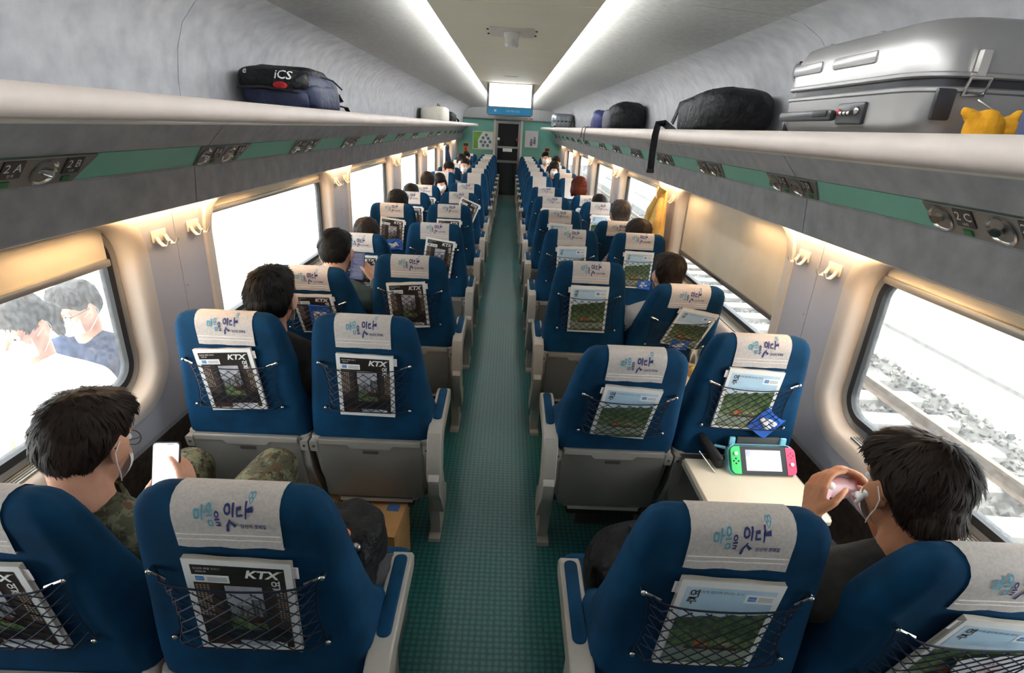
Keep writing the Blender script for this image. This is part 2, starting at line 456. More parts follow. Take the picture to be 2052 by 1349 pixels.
def blob_mesh(blobs, voxel, smooth=4, disp=None, grow=0, keep=None):
    """one continuous skin over overlapping tapered limbs and ellipsoids"""
    mb = MB()
    for b in blobs:
        if b[0] == 'c': cap_blob(mb, b[1], b[2] + grow, b[3], b[4] + grow)
        else: mb.ell(b[1], [x + grow for x in b[2]], b[3] if len(b) > 3 else (0, 0, 0), 18, 12)
    mb.fix()
    me = bpy.data.meshes.new('blob'); me.from_pydata([tuple(p) for p in mb.v], [], mb.f)
    o = bpy.data.objects.new('blob', me)
    m = o.modifiers.new('r', 'REMESH'); m.mode = 'VOXEL'; m.voxel_size = voxel
    if smooth: m = o.modifiers.new('s', 'SMOOTH'); m.iterations = smooth; m.factor = .5
    out = evaluated(o)
    bpy.data.objects.remove(o); bpy.data.meshes.remove(me)
    if disp:
        amp, sc = disp
        n = len(out.vertices); co = [0.0] * (3 * n); no = [0.0] * (3 * n)
        out.vertices.foreach_get('co', co); out.vertices.foreach_get('normal', no)
        for i in range(0, 3 * n, 3):
            a = amp * noise.noise(Vector((co[i] * sc, co[i + 1] * sc, co[i + 2] * sc)))
            co[i] += no[i] * a; co[i + 1] += no[i + 1] * a; co[i + 2] += no[i + 2] * a
        out.vertices.foreach_set('co', co); out.update()
    out.polygons.foreach_set('use_smooth', [True] * len(out.polygons))
    return out
# ---------------------------------------------------------------- the car body
Y0, Y1 = -1.2, 14.6                     # behind the camera / end wall
WX = 1.30                               # inner wall
SEAM0, PITCH = -0.07, 2.2               # wall panel seams
NCELL = 7
WZ0, WZ1 = 0.80, 1.43                   # window opening
def struct(o): return tag(o, kind='structure')

mb = MB(); mb.box((0, (Y0 + Y1) / 2, -.02), (2.6, Y1 - Y0, .04)); struct(mb.build('floor', 'floor_teal', smooth=0))

def mirror_build(sx):
    side = 'left' if sx < 0 else 'right'
    wall = MB()
    wall.box((sx * 1.36, (Y0 + Y1) / 2, .31), (.12, Y1 - Y0, .62))
    w = struct(wall.build('wall_' + side, 'wall_felt', smooth=0))
    # moulded panels, one per window bay, with seams at the pillars
    for k in range(-1, NCELL):
        ya = SEAM0 + PITCH * k + .002; yb = ya + PITCH - .004
        ya = max(ya, Y0); yb = min(yb, Y1)
        if yb - ya < .5: continue
        hole = (0 <= k < 6)
        zc0, zc1 = .60, 1.55
        cy = SEAM0 + PITCH * k + 1.10; hw = 1.66; cz = (WZ0 + WZ1) / 2; hh = WZ1 - WZ0
        mb = MB()
        if hole:
            def ring(grow, X, rr=.13):
                return [Vector((sx * X, y, z)) for y, z in rrect(hw + 2 * grow, hh + 2 * grow, rr + grow, 8, cy, cz)]
            base = ring(.075, WX)
            outer = []
            for p in base:
                dy, dz = p.y - cy, p.z - cz
                t = min(((yb if dy > 0 else ya) - cy) / dy if abs(dy) > 1e-6 else 9e9, ((zc1 if dz > 0 else zc0) - cz) / dz if abs(dz) > 1e-6 else 9e9)
                outer.append(Vector((sx * WX, cy + dy * t, cz + dz * t)))
            for yy in (ya, yb):
                for zz in (zc0, zc1):
                    j = min(range(len(outer)), key=lambda i: (outer[i].y - yy) ** 2 + (outer[i].z - zz) ** 2)
                    outer[j] = Vector((sx * WX, yy, zz))
            lipo = [Vector((p.x + sx * .03, p.y, p.z)) for p in outer]
            mb.loft([lipo, outer], cap=False)
            mb.loft([outer, base], cap=False)
            p = mb.build('wall_panel', 'wall_grey', w)
            mb = MB()
            mb.loft([base, ring(.07, WX - .012), ring(.035, WX - .016), ring(.012, WX - .008), ring(0, WX + .006), ring(-.004, WX + .06)], cap=False)
            mb.build('window_surround', 'wall_white', w)
        else:
            mb.box((sx * (WX + .01), (ya + yb) / 2, (zc0 + zc1) / 2), (.02, yb - ya, zc1 - zc0)); mb.build('wall_panel', 'wall_grey', w, smooth=0)
    # upper strip behind the lamps
    mb = MB(); mb.box((sx * 1.315, (Y0 + Y1) / 2, 1.54), (.02, Y1 - Y0, .12)); mb.build('upper_strip', 'wall_white', w, smooth=0)
    for k in range(1, 5):                                          # panel screws
        for z in (1.12, .74):
            mb = MB(); mb.ell((sx * (WX - .001), SEAM0 + PITCH * k + .02, z), (.003, .005, .005), u=8, v=5); mb.build('screw', 'steel', w)
    # windows
    for k in range(-1, 6):
        cy = SEAM0 + PITCH * k + 1.10
        if cy + .8 < 0: continue
        n = (k + 2) if sx < 0 else (k + 9)
        cz = (WZ0 + WZ1) / 2
        def rg(grow, X, rr=.13): return [Vector((sx * X, y, z)) for y, z in rrect(1.66 + 2 * grow, .63 + 2 * grow, rr + grow, 8, cy, cz)]
        mb = MB(); mb.loft([rg(-.003, WX + .055), rg(-.012, WX + .05), rg(-.03, WX + .055), rg(-.03, WX + .075), rg(0.01, WX + .075)], cap=False)
        win = struct(mb.build('window_%d' % n, 'alu'))
        mb = MB(); mb.loft([rg(-.03, WX + .060), rg(-.034, WX + .052), rg(-.055, WX + .056), rg(-.058, WX + .085), rg(0, WX + .085)], cap=False); mb.build('gasket', 'gasket', win)
        mb = MB(); mb.loft([rg(-.05, WX + .07), rg(-.05, WX + .074)]); mb.build('pane', 'window_glass', win, smooth=0)
        # sill grille under the pane
        for j in range(4):
            mb = MB(); mb.box((sx * (WX + .012 + .011 * j), cy, WZ0 + .005), (.006, 1.3, .008)); mb.build('grille_slat', 'alu', win, smooth=0)
        # roller blind
        drop = {(-1, 0): .11, (1, 1): .42}.get((sx, k), .035)
        mb = MB(); zt = WZ1 - .012
        n_ = 12
        mb.loft([[Vector((sx * (WX + .046), cy + s, zt)), Vector((sx * (WX + .046), cy + s, zt - drop)), Vector((sx * (WX + .048), cy + s, zt - drop)), Vector((sx * (WX + .048), cy + s, zt))] for s in [-.77 + 1.54 * i / n_ for i in range(n_ + 1)]])
        bl = mb.build('blind', 'blind', win, smooth=0)
        mb = MB(); mb.rbox((sx * (WX + .042), cy, zt - drop - .01), (.018, 1.54, .026), .006); mb.build('blind_bar', 'slot_dark' if drop > .2 else 'alu', bl)
        if drop > .05:
            mb = MB(); mb.rbox((sx * (WX + .034), cy, zt - drop - .006), (.008, .16, .012), .003); mb.build('blind_grip', 'black_rubber', bl)
    # skirting
    b = MB(); b.box((sx * 1.285, (Y0 + Y1) / 2, .06), (.03, Y1 - Y0, .12)); struct(b.build('baseboard_' + side, 'steel', smooth=0))
    # ceiling side: flat outer strip and the curve down to the rack
    prof = [(.25, 2.275), (.34, 2.262), (.42, 2.25), (.6, 2.222), (.8, 2.215), (.95, 2.204), (1.02, 2.186), (1.09, 2.145), (1.145, 2.08), (1.175, 2.0), (1.19, 1.9), (1.195, 1.775)]
    return prof

ceil = MB(); ceil.box((0, (Y0 + Y1) / 2, 2.33), (2.7, Y1 - Y0, .04))
ceiling = struct(ceil.build('ceiling', 'ceiling_side', smooth=0))
for sx in (-1, 1):
    prof = mirror_build(sx)
    k = 0
    for k in range(-1, NCELL):
        ya = max(SEAM0 + PITCH * k + .002, Y0); yb = min(SEAM0 + PITCH * (k + 1) - .002, Y1)
        if yb - ya < .1: continue
        for nm, mt, pr in (('ceiling_panel', 'ceiling_side', prof[:6]), ('rack_back_panel', 'felt', prof[5:])):
            rings = []
            for (x, z) in pr: rings.append((x, z))
            mb = MB()
            full = [[Vector((sx * x, y, z)) for x, z in rings] + [Vector((sx * (x + .01), y, z + .012)) for x, z in rings[::-1]] for y in (ya, yb)]
            mb.loft(full); mb.build(nm, mt, ceiling, smooth=50)
# centre panel
for k in range(-1, 7):
    ya = max(-.12 + PITCH * k + .0015, Y0); yb = min(-.12 + PITCH * (k + 1) - .0015, Y1)
    if yb - ya < .1: continue
    mb = MB()
    sec = [(-.305, 2.20), (-.295, 2.188), (0, 2.184), (.295, 2.188), (.305, 2.20), (.30, 2.206), (-.30, 2.206)]
    mb.loft([[Vector((x, y, z)) for x, z in sec] for y in (ya, yb)]); mb.build('centre_panel', 'ceiling_cream', ceiling, smooth=30)
# light strips in the ceiling slots
for sx in (-1, 1):
    t = thing('ceiling_light_strip', 'long white light strip in the ceiling slot on the %s side' % ('platform' if sx < 0 else 'track'), 'light', (sx * .283, (Y0 + Y1) / 2, 2.222))
    mb = MB(); mb.box((0, 0, .0), (.02, Y1 - Y0 - .1, .012)); mb.build('tube', 'cool_lamp', t, smooth=0)
    mb = MB(); mb.box((-sx * .02, 0, .0), (.016, Y1 - Y0 - .1, .032)); mb.build('holder', 'frame_white', t, smooth=0)

# ---------------------------------------------------------------- luggage racks
for sx in (-1, 1):
    sd = 'platform' if sx < 0 else 'track'
    rack = thing('luggage_rack', 'long overhead luggage rack with grey felt and green strip, %s side' % sd, 'luggage rack', (0, 0, 1.46))
    mb = MB()
    lip = [(.775, 1.792), (.778, 1.775), (.79, 1.768), (1.07, 1.758), (1.2, 1.758), (1.2, 1.79), (.83, 1.795), (.815, 1.822), (.80, 1.829), (.785, 1.822)]
    for ya, yb in ((Y0, 14.3),):
        mb.loft([[Vector((sx * x, y, z - 1.46)) for x, z in lip] for y in (ya, yb)])
    mb.build('shelf', 'lip', rack, smooth=50)
    for k in range(-1, NCELL):
        ya = max(SEAM0 + PITCH * k + .003, Y0); yb = min(SEAM0 + PITCH * (k + 1) - .003, Y1)
        if yb - ya < .1: continue
        def seg(name, mat, pts, dx=.0, slant=0):
            mb = MB()
            mb.loft([[Vector((sx * x, y, z - 1.46)) for x, z in pts] + [Vector((sx * (x + .012), y, z - 1.46 + .006)) for x, z in pts[::-1]] for y in (ya, yb)])
            return mb.build(name, mat, rack, smooth=30)
        seg('pale_strip', 'lip_under', [(1.02, 1.762), (1.05, 1.752)])
        seg('felt_panel', 'felt', [(1.05, 1.752), (1.117, 1.677)])
        seg('green_strip', 'teal_strip', [(1.118, 1.675), (1.172, 1.605)])
        seg('felt_panel', 'felt', [(1.170, 1.604), (1.182, 1.595), (1.195, 1.47), (1.2, 1.463), (1.215, 1.463)])
    mb = MB(); mb.loft([[Vector((sx * (x + .014), y, z - 1.46)) for x, z in ((1.05, 1.752), (1.175, 1.603), (1.2, 1.47), (1.21, 1.47), (1.19, 1.603), (1.06, 1.76))] for y in (Y0, Y1)]); mb.build('backing', 'felt', rack, smooth=0)
    # moulding that hides the lamps
    mb = MB(); mb.box((sx * 1.222, (Y0 + Y1) / 2, .012), (.012, Y1 - Y0, .03)); mb.build('lamp_moulding', 'frame_white', rack, smooth=0)
    mb = MB(); mb.box((sx * 1.2, (Y0 + Y1) / 2, .32), (.02, Y1 - Y0, .02)); mb.build('wall_rail', 'steel', rack, smooth=0)
    for k in range(0, 7):                                  # warm lamps above the pillars
        yc = SEAM0 + PITCH * k
        if k == 0: continue
        t = thing('pillar_lamp', 'warm white tube lamp above %s pillar from the 2%s panel, %s side' % (('first', 'second', 'third', 'fourth', 'fifth', 'sixth')[k - 1], 'A' if sx < 0 else 'C', sd), 'lamp', (sx * 1.262, yc, 1.475), group='warm lamps above the pillars')
        mb = MB(); mb.tube([(0, -.74, 0), (0, .74, 0)], .008, 8); mb.build('tube', 'warm_lamp', t)
        for e in (-.75, .75):
            mb = MB(); mb.box((0, e, .002), (.02, .02, .024)); mb.build('socket', 'frame_white', t, smooth=0)
        mb = MB(); mb.box((0, 0, .014), (.03, 1.54, .008)); mb.build('tray', 'frame_white', t, smooth=0)

# ---------------------------------------------------------------- end wall and door
DX = -.03
mb = MB()
for xa, xb, za, zb in ((-1.36, DX - .36, 0, 2.35), (DX + .36, 1.36, 0, 2.35), (DX - .36, DX + .36, 1.96, 2.35)):
    mb.box(((xa + xb) / 2, Y1 + .04, (za + zb) / 2), (xb - xa, .08, zb - za))
wend = struct(mb.build('wall_end', 'end_teal', smooth=0))
mb = MB()
for xa, xb, za, zb in ((-1.2, 1.2, 1.97, 2.24),):
    mb.prism([(Y1 - .12, za), (Y1 + .0, za - .03), (Y1, zb), (Y1 - .3, zb)], xa, xb)
mb.build('header_moulding', 'ceiling_side', wend, smooth=0)
door = thing('door_1', 'end door', 'door', (DX, Y1, 0)); del door['label']; del door['category']; struct(door)
mb = MB()
for s in (-1, 1): mb.box((s * .345, -.005, .98), (.05, .1, 1.96))
mb.box((0, -.005, 1.985), (.74, .1, .05)); mb.build('door_frame', 'frame_white', door, smooth=0)
mb = MB()
for s in (-1, 1): mb.box((s * .29, .02, .97), (.06, .04, 1.9))
for z, h in ((.05, .1), (.95, .06), (1.30, .05), (1.9, .06)): mb.box((0, .02, z), (.56, .04, h))
mb.build('door_leaf', 'steel', door, smooth=0)
for za, zb in ((.1, .92), (.98, 1.275), (1.325, 1.87)):
    mb = MB(); mb.box((0, .022, (za + zb) / 2), (.52, .012, zb - za)); mb.build('door_pane', 'door_glass', door, smooth=0)
mb = MB(); mb.box((0, .006, 1.235), (.24, .012, .08)); mb.build('door_notice', 'white_paper', door, smooth=0)
for s in (-1, 1):
    mb = MB(); mb.lathe([(.0, 0), (.035, 0), (.035, .008), (0, .008)], 16, Matrix.Translation((s * .24, -.002, 1.5)) @ Matrix.Rotation(R(90), 4, 'X')); d = mb.build('door_sticker', 'sign_red' if s > 0 else 'white_paper', door)
# vestibule behind the door
mb = MB()
mb.box((DX, Y1 + 1.6, 1.0), (.8, .04, 2.0)); mb.box((DX - .42, Y1 + .85, 1), (.04, 1.5, 2)); mb.box((DX + .42, Y1 + .85, 1), (.04, 1.5, 2)); mb.box((DX, Y1 + .85, 2.0), (.8, 1.5, .04)); mb.box((DX, Y1 + .85, -.02), (.8, 1.5, .04))
struct(mb.build('wall_vestibule', 'wall_grey', smooth=0))
# rear closing wall behind the camera and the roof/underside so no sky leaks in
mb = MB(); mb.box((0, Y0 - .03, 1.15), (2.8, .06, 2.4)); struct(mb.build('wall_rear', 'wall_grey', smooth=0))
mb = MB(); mb.box((0, (Y0 + Y1) / 2, 2.40), (3.0, Y1 - Y0 + .4, .06))
for sx in (-1, 1): mb.box((sx * 1.41, (Y0 + Y1) / 2, 1.95), (.06, Y1 - Y0 + .4, .88)); mb.box((sx * 1.43, (Y0 + Y1) / 2, .25), (.04, Y1 - Y0 + .4, .9))
struct(mb.build('wall_outer_shell', 'wall_grey', smooth=0))
# ---------------------------------------------------------------- seats
SEAT_Y = [.785 + .93 * k for k in range(7)] + [8.2 + .93 * k for k in range(7)]
SEAT_Y[0] -= .06; SEAT_Y[1] -= .02
XA, XW = .477, .952
def plan_ring(z, yb, yf, wb, wf, r, n=5):
    pts = []
    cs = [((wb, yb), (-1, 1)), ((wf, yf), (-1, -1)), ((-wf, yf), (1, -1)), ((-wb, yb), (1, 1))]
    for i, ((x, y), (sx, sy)) in enumerate(cs):
        a0 = (-90, 0, 90, 180)[i]
        for k in range(n + 1):
            a = R(a0 + 90 * k / n); pts.append(Vector((x + sx * r + r * math.cos(a), y + sy * r + r * math.sin(a), z)))
    return pts
BR = [(.575, .12, .34, .215, .225, .03), (.60, .104, .37, .233, .235, .045), (.66, .097, .36, .234, .236, .045), (.70, .092, .325, .233, .236, .045), (.735, .088, .275, .231, .234, .045), (.78, .082, .235, .227, .229, .045),
      (.86, .071, .20, .218, .217, .045), (.94, .059, .172, .209, .205, .042), (1.02, .046, .148, .199, .194, .04), (1.07, .038, .132, .191, .185, .038),
      (1.10, .034, .122, .184, .177, .036), (1.12, .037, .113, .174, .168, .032), (1.133, .045, .103, .161, .155, .026), (1.140, .055, .092, .144, .138, .017), (1.1425, .063, .084, .128, .123, .009)]
mb = MB()
for _p in (0,):
    mb.loft([plan_ring(*b) for b in BR])
mb.fix()
ME_BACK = mb.mesh('backrest', 'velvet', 60)
BVH = BVHTree.FromPolygons([tuple(v) for v in mb.v], mb.f)
def back_y(z):
    for a, b in zip(BR, BR[1:]):
        if a[0] <= z <= b[0]:
            t = (z - a[0]) / (b[0] - a[0]); return a[1] + (b[1] - a[1]) * t
    return .05
def cover_point(u, s, off=.0025):
    """u across, s along the cloth: s<0 down the back, 0..1 over the top, >1 down the front"""
    if s < 0: o, d = Vector((u, -.5, 1.08 + s)), Vector((0, 1, 0))
    elif s <= 1:
        a = math.pi * (1 - s); c = Vector((u, .078, 1.08)); dr = Vector((0, math.cos(a), math.sin(a))); o, d = c + dr * .6, -dr
    else: o, d = Vector((u, .7, 1.08 - (s - 1))), Vector((0, -1, 0))
    h = BVH.ray_cast(o, d)
    return h[0] + h[1] * off if h[0] else o + d * .45
def cover_mesh(back, front, hw=.099):
    us = [-hw + 2 * hw * i / 10 for i in range(11)]
    ss = [-back + back * i / 8 for i in range(8)] + [i / 12 for i in range(12)] + [1 + front * i / 8 for i in range(9)]
    mb = MB(); rings = []
    for s in ss:
        rings.append([cover_point(u, s, .003 + (.0035 * math.sin(u * 37 + 1) ** 2 * max(0, -s / back) if s < 0 else 0)) for u in us])
    mb.loft(rings, cap=False, ring_closed=False)
    inner = [[cover_point(u, s, .001) for u in us] for s in (ss[0], ss[-1])]
    mb.loft([rings[0], inner[0]], cap=False, ring_closed=False); mb.loft([rings[-1], inner[1]], cap=False, ring_closed=False)
    return mb.mesh('headrest_cover', 'cover_cloth', 60)
ME_COVER = cover_mesh(.05, .10); ME_COVER_FRONT = cover_mesh(.03, .22)
# brushed lettering printed on the cloth; (x, y) in cloth units, strokes with widths
def strokes_mesh():
    mb = MB(); sc = .0098
    def P(x, y, off):
        s = (y - .5) * .0105 if y < .5 else (y - .5) * .085
        return cover_point(x * sc, s, off)
    def S(pts, w0, w1, mi):
        n = 8; L = [Vector((a, b, 0)) for a, b in pts]
        seg = []
        for i in range(len(L) - 1):
            for k in range(3): seg.append(L[i].lerp(L[i + 1], k / 3))
        seg.append(L[-1]); ring = []
        for i, p in enumerate(seg):
            d = (seg[min(i + 1, len(seg) - 1)] - seg[max(i - 1, 0)]).normalized(); nn = Vector((-d.y, d.x, 0)); w = (w0 + (w1 - w0) * i / (len(seg) - 1)) / 2
            a, b = p + nn * w, p - nn * w
            ring.append([P(a.x, a.y, .0046), P(b.x, b.y, .0046)])
        mb.loft(ring, cap=False, ring_closed=False, mi=mi)
    def O(cx, cy, rx, ry, w, mi):
        S([(cx + rx * math.cos(t), cy + ry * math.sin(t)) for t in [2 * math.pi * k / 8 for k in range(9)]], w, w, mi)
    T, N = 0, 1
    # ma
    S([(-5.6, 3.2), (-5.6, 2.2), (-4.8, 2.2), (-4.8, 3.2), (-5.6, 3.2)], .28, .28, T); S([(-4.2, 3.7), (-4.25, 1.9)], .35, .25, T); S([(-4.2, 2.9), (-3.6, 3.0)], .3, .2, T)
    # eum
    O(-2.9, 3.4, .42, .42, .28, T); S([(-3.4, 2.5), (-2.3, 2.6)], .28, .22, T); S([(-3.1, 1.9), (-3.1, .9), (-2.4, .95), (-2.4, 1.9), (-3.1, 1.9)], .26, .26, T)
    # eul
    O(-1.5, 2.7, .34, .36, .24, N); S([(-1.9, 2.0), (-1.0, 2.1)], .26, .22, N); S([(-1.8, 1.6), (-1.1, 1.6), (-1.2, 1.15), (-1.8, 1.0), (-1.0, .9)], .24, .2, N)
    # it
    O(.5, 3.3, .5, .5, .34, N); S([(1.55, 4.0), (1.5, 2.4)], .45, .3, N); S([(.95, 2.1), (.3, 1.1), (.1, -.3)], .3, .55, N); S([(.9, 1.7), (1.8, .9)], .3, .75, N)
    # da
    S([(3.1, 3.5), (2.3, 3.4), (2.3, 2.6), (3.3, 2.7)], .32, .32, N); S([(3.9, 4.2), (3.9, 2.2)], .4, .3, N); S([(3.9, 3.2), (5.2, 3.4)], .3, .6, N)
    # heart
    O(4.4, 4.7, .3, .35, .12, T); O(5.0, 4.75, .3, .35, .14, T); S([(4.3, 4.4), (4.7, 3.9), (5.2, 4.5)], .12, .12, T)
    vs, fs = text_geo('당신의 코레일', 1.15, 0, .02)
    mb.add([P(v.x * .72 + 5.1, v.y * .85 + .9, .0046) for v in vs], fs, N)
    return mb.mesh('lettering', ['ink_teal', 'ink_navy'], 0)
ME_LETTER = strokes_mesh()
mb = MB()
for s in (-.018, -.03):
    mb.tube([cover_point(u, s, .0045) for u in [-.096 + .192 * i / 10 for i in range(11)]], .0011, 4)
ME_STITCH = mb.mesh('stitch', 'stitch', 60)
# cushion
mb = MB()
rings = []
for y, zt, zb, w in ((.22, .44, .36, .2), (.24, .465, .34, .215), (.40, .475, .33, .222), (.55, .478, .33, .225), (.66, .472, .335, .225), (.70, .455, .345, .22), (.715, .42, .36, .21)):
    rings.append([Vector((x, y, z)) for x, z in rrect(2 * w, zt - zb, .035, 3, 0, (zt + zb) / 2)])
mb.loft(rings).fix(); ME_CUSH = mb.mesh('seat_cushion', 'velvet', 50)
# grey shell under the backrest
mb = MB()
sh = [(.57, .10, .30, .236, .03), (.62, .10, .3, .240, .02), (.655, .098, .25, .240, .02)]
mb.loft([plan_ring(z, yb, yf, w, w, r) for z, yb, yf, w, r in ((.30, .165, .30, .17, .02), (.34, .155, .30, .2, .02), (.45, .135, .30, .224, .02), (.58, .108, .30, .233, .02), (.628, .100, .29, .235, .02), (.64, .104, .28, .233, .018))])
ME_SHELL = mb.fix().mesh('back_shell', 'grey_plastic', 50)
# folded tray: panel with notch, handle plate, hinge lugs
def tray_meshes():
    z0, z1 = .335, .632
    def yb(z): return .098 + (.632 - z) * .19
    def q(x, z, d): return Vector((x, yb(z) - d, z))
    mb = MB()
    ol = [(-.19, z0), (.19, z0), (.197, z0 + .012), (.205, z1 - .03), (.205, z1), (.198, z1 + .012), (-.198, z1 + .012), (-.205, z1), (-.205, z1 - .03), (-.197, z0 + .012)]
    mb.loft([[q(x, z, .002) for x, z in ol], [q(x, z, .016) for x, z in ol], [q(x * .985, z0 + (z - z0) * .985 + .002, .019) for x, z in ol]])
    tray = mb.fix().mesh('tray_table', 'tray_grey', 40)
    mb = MB()
    ol = [(-.196, z1 + .008), (-.196, z1 - .012), (-.09, z1 - .012), (-.075, z1 - .03), (.075, z1 - .03), (.09, z1 - .012), (.196, z1 - .012), (.196, z1 + .008)]
    mb.loft([[q(x, z, .0185) for x, z in ol], [q(x, z, .0225) for x, z in ol]])
    rim = mb.fix().mesh('tray_rim', 'grey_plastic', 30)
    mb = MB(); ol = rrect(.062, .016, .006, 3, 0, z1 - .048)
    mb.loft([[q(x, z, .0185) for x, z in ol], [q(x, z, .0205) for x, z in ol]]); latch = mb.fix().mesh('latch_plate', 'slot_dark', 30)
    lug = []; scr = []
    for s in (-1, 1):
        mb = MB(); mb.loft([[q(s * .219 + x, .58 + z, d) for x, z in rrect(.03, .05, .006, 2, 0, .025)] for d in (-.02, .02)]); lug.append(mb.fix().mesh('hinge_lug', 'grey_plastic', 30))
        mb = MB(); mb.loft([[q(s * .219 + x, .605 + z, d) for x, z in rrect(.012, .012, .006, 3)] for d in (.018, .0215)]); scr.append(mb.fix().mesh('hinge_screw', 'slot_dark', 30))
    mb = MB(); mb.box(q(0, .315, .006), (.30, .02, .016)); strip = mb.fix().mesh('tray_ledge', 'grey_plastic', 0)
    return tray, rim, latch, lug, scr, strip
ME_TRAY, ME_RIM, ME_LATCH, ME_LUG, ME_SCR, ME_LEDGE = tray_meshes()
mb = MB(); mb.rbox((0, .20, .27), (.30, .05, .035), .01); ME_BAR = mb.mesh('footrest_bar', 'dark_plastic', 40)
# pedestal side frame, aisle side at +x
def pedestal(s, w):
    mb = MB()
    pr = [(.10, .60), (.13, .62), (.26, .60), (.30, .52), (.32, .30), (.40, .06), (.42, .0), (.30, .0), (.27, .12), (.20, .32), (.11, .5)]
    mb.prism(pr, s * (w - .045), s * w)
    mb.prism([(.25, 0), (.47, 0), (.47, .02), (.25, .02)], s * (w - .05), s * (w + .002))
    return mb.fix().mesh('pedestal', 'grey_plastic', 30)
ME_PED = {s: pedestal(s, .25) for s in (-1, 1)}
ME_PEDW = {s: pedestal(s, .23) for s in (-1, 1)}
mb = MB(); mb.box((0, .42, .30), (.44, .36, .05)); mb.box((0, .5, .15), (.12, .16, .30)); ME_BASE = mb.mesh('seat_base', 'slot_dark', 0)
# aisle armrest: pivoting arm with a cloth pad
def arm(s):
    x0 = s * .252
    mb = MB()
    pr = [(.045, .50), (.055, .475), (.085, .465), (.115, .48), (.122, .51), (.135, .62), (.16, .655), (.40, .668), (.415, .68), (.418, .70), (.405, .716), (.38, .722), (.12, .705), (.075, .69), (.052, .65)]
    rings = []
    for dx, g in ((-.028, .9), (-.024, 1), (.024, 1), (.028, .9)):
        cy, cz = .2, .62
        rings.append([Vector((x0 + dx, y + (0 if g == 1 else (.004 if y < cy else -.004)), z + (0 if g == 1 else (.004 if z < .6 else -.004)))) for y, z in pr])
    mb.loft(rings)
    a = mb.fix().mesh('armrest', 'grey_plastic', 35)
    mb = MB(); ol = rrect(.034, .235, .015, 4)
    def q(u, v, d):
        y = .27 + v; z = .722 - (.38 - y) * .0654
        return Vector((x0 + u, y, z + d))
    mb.loft([[q(u, v, -.002) for u, v in ol], [q(u, v, .003) for u, v in ol], [q(u * .85, v * .97, .006) for u, v in ol]])
    p = mb.fix().mesh('armrest_pad', 'velvet', 40)
    mb = MB(); mb.prism([(.03, .5), (.06, .54), (.13, .54), (.20, .42), (.26, .3), (.30, .3), (.31, .2), (.22, .2), (.12, .34), (.05, .42)], x0 - .02, x0 + .022); k = mb.fix().mesh('arm_bracket', 'grey_plastic', 30)
    return a, p, k
ME_ARM = {s: arm(s) for s in (-1, 1)}
# elastic net with hooks
def net_mesh():
    mb = MB(); zt, zb, hw = .962, .775, .155
    def P(u, v, o=0):       # u -1..1, v 0 bottom .. 1 top
        sag = .018 * (1 - u * u) * v
        w = hw * (1 + .03 * (v - .5)) - .012 * math.sin(math.pi * v)
        z = zb + (zt - zb) * v - sag
        bulge = .034 * max(0, 1 - abs(u) ** 6) ** .5 if abs(u) < .95 else 0
        return Vector((u * w, back_y(z) - .005 - bulge - o, z))
    nx, nz, r = 8, 6, .0016
    for k in range(nx + nz):
        for sgn in (1, -1):
            pts = []
            for i in range(0, 25):
                v = i / 24; u = (2 * (k - nz) / nx - 1 + 2 * nz / nx * v + .1) * sgn
                if -1 <= u <= 1: pts.append(P(u, v, .0008 * sgn))
            if len(pts) > 2: mb.tube(pts[::2] if len(pts) > 5 else pts, r, 3)
    for v in (0, 1): mb.tube([P(-1 + 2 * i / 16, v) for i in range(17)], .0021, 4)
    for u in (-1, 1): mb.tube([P(u, i / 6) for i in range(7)], .0014, 4)
    net = mb.mesh('net', 'cord', 60)
    hk = []
    for s in (-1, 1):
        for z, w, tilt in ((zt + .004, .165, .012), (zb, .158, 0)):
            hooks = MB(); y = back_y(z); hooks.tube([(s * w, y, z), (s * w, y - .014, z)], .0055, 8); hooks.ell((s * w, y - .015, z), (.0065, .005, .0065), u=10, v=6)
            if tilt: hooks.tube([(s * w, y - .012, z), (s * (w - .034), y - .018, z - .013)], .0034, 6)
            hk.append(hooks.fix().mesh('net_hook', 'chrome', 40))
    return net, hk
ME_NET, ME_HOOK = net_mesh()

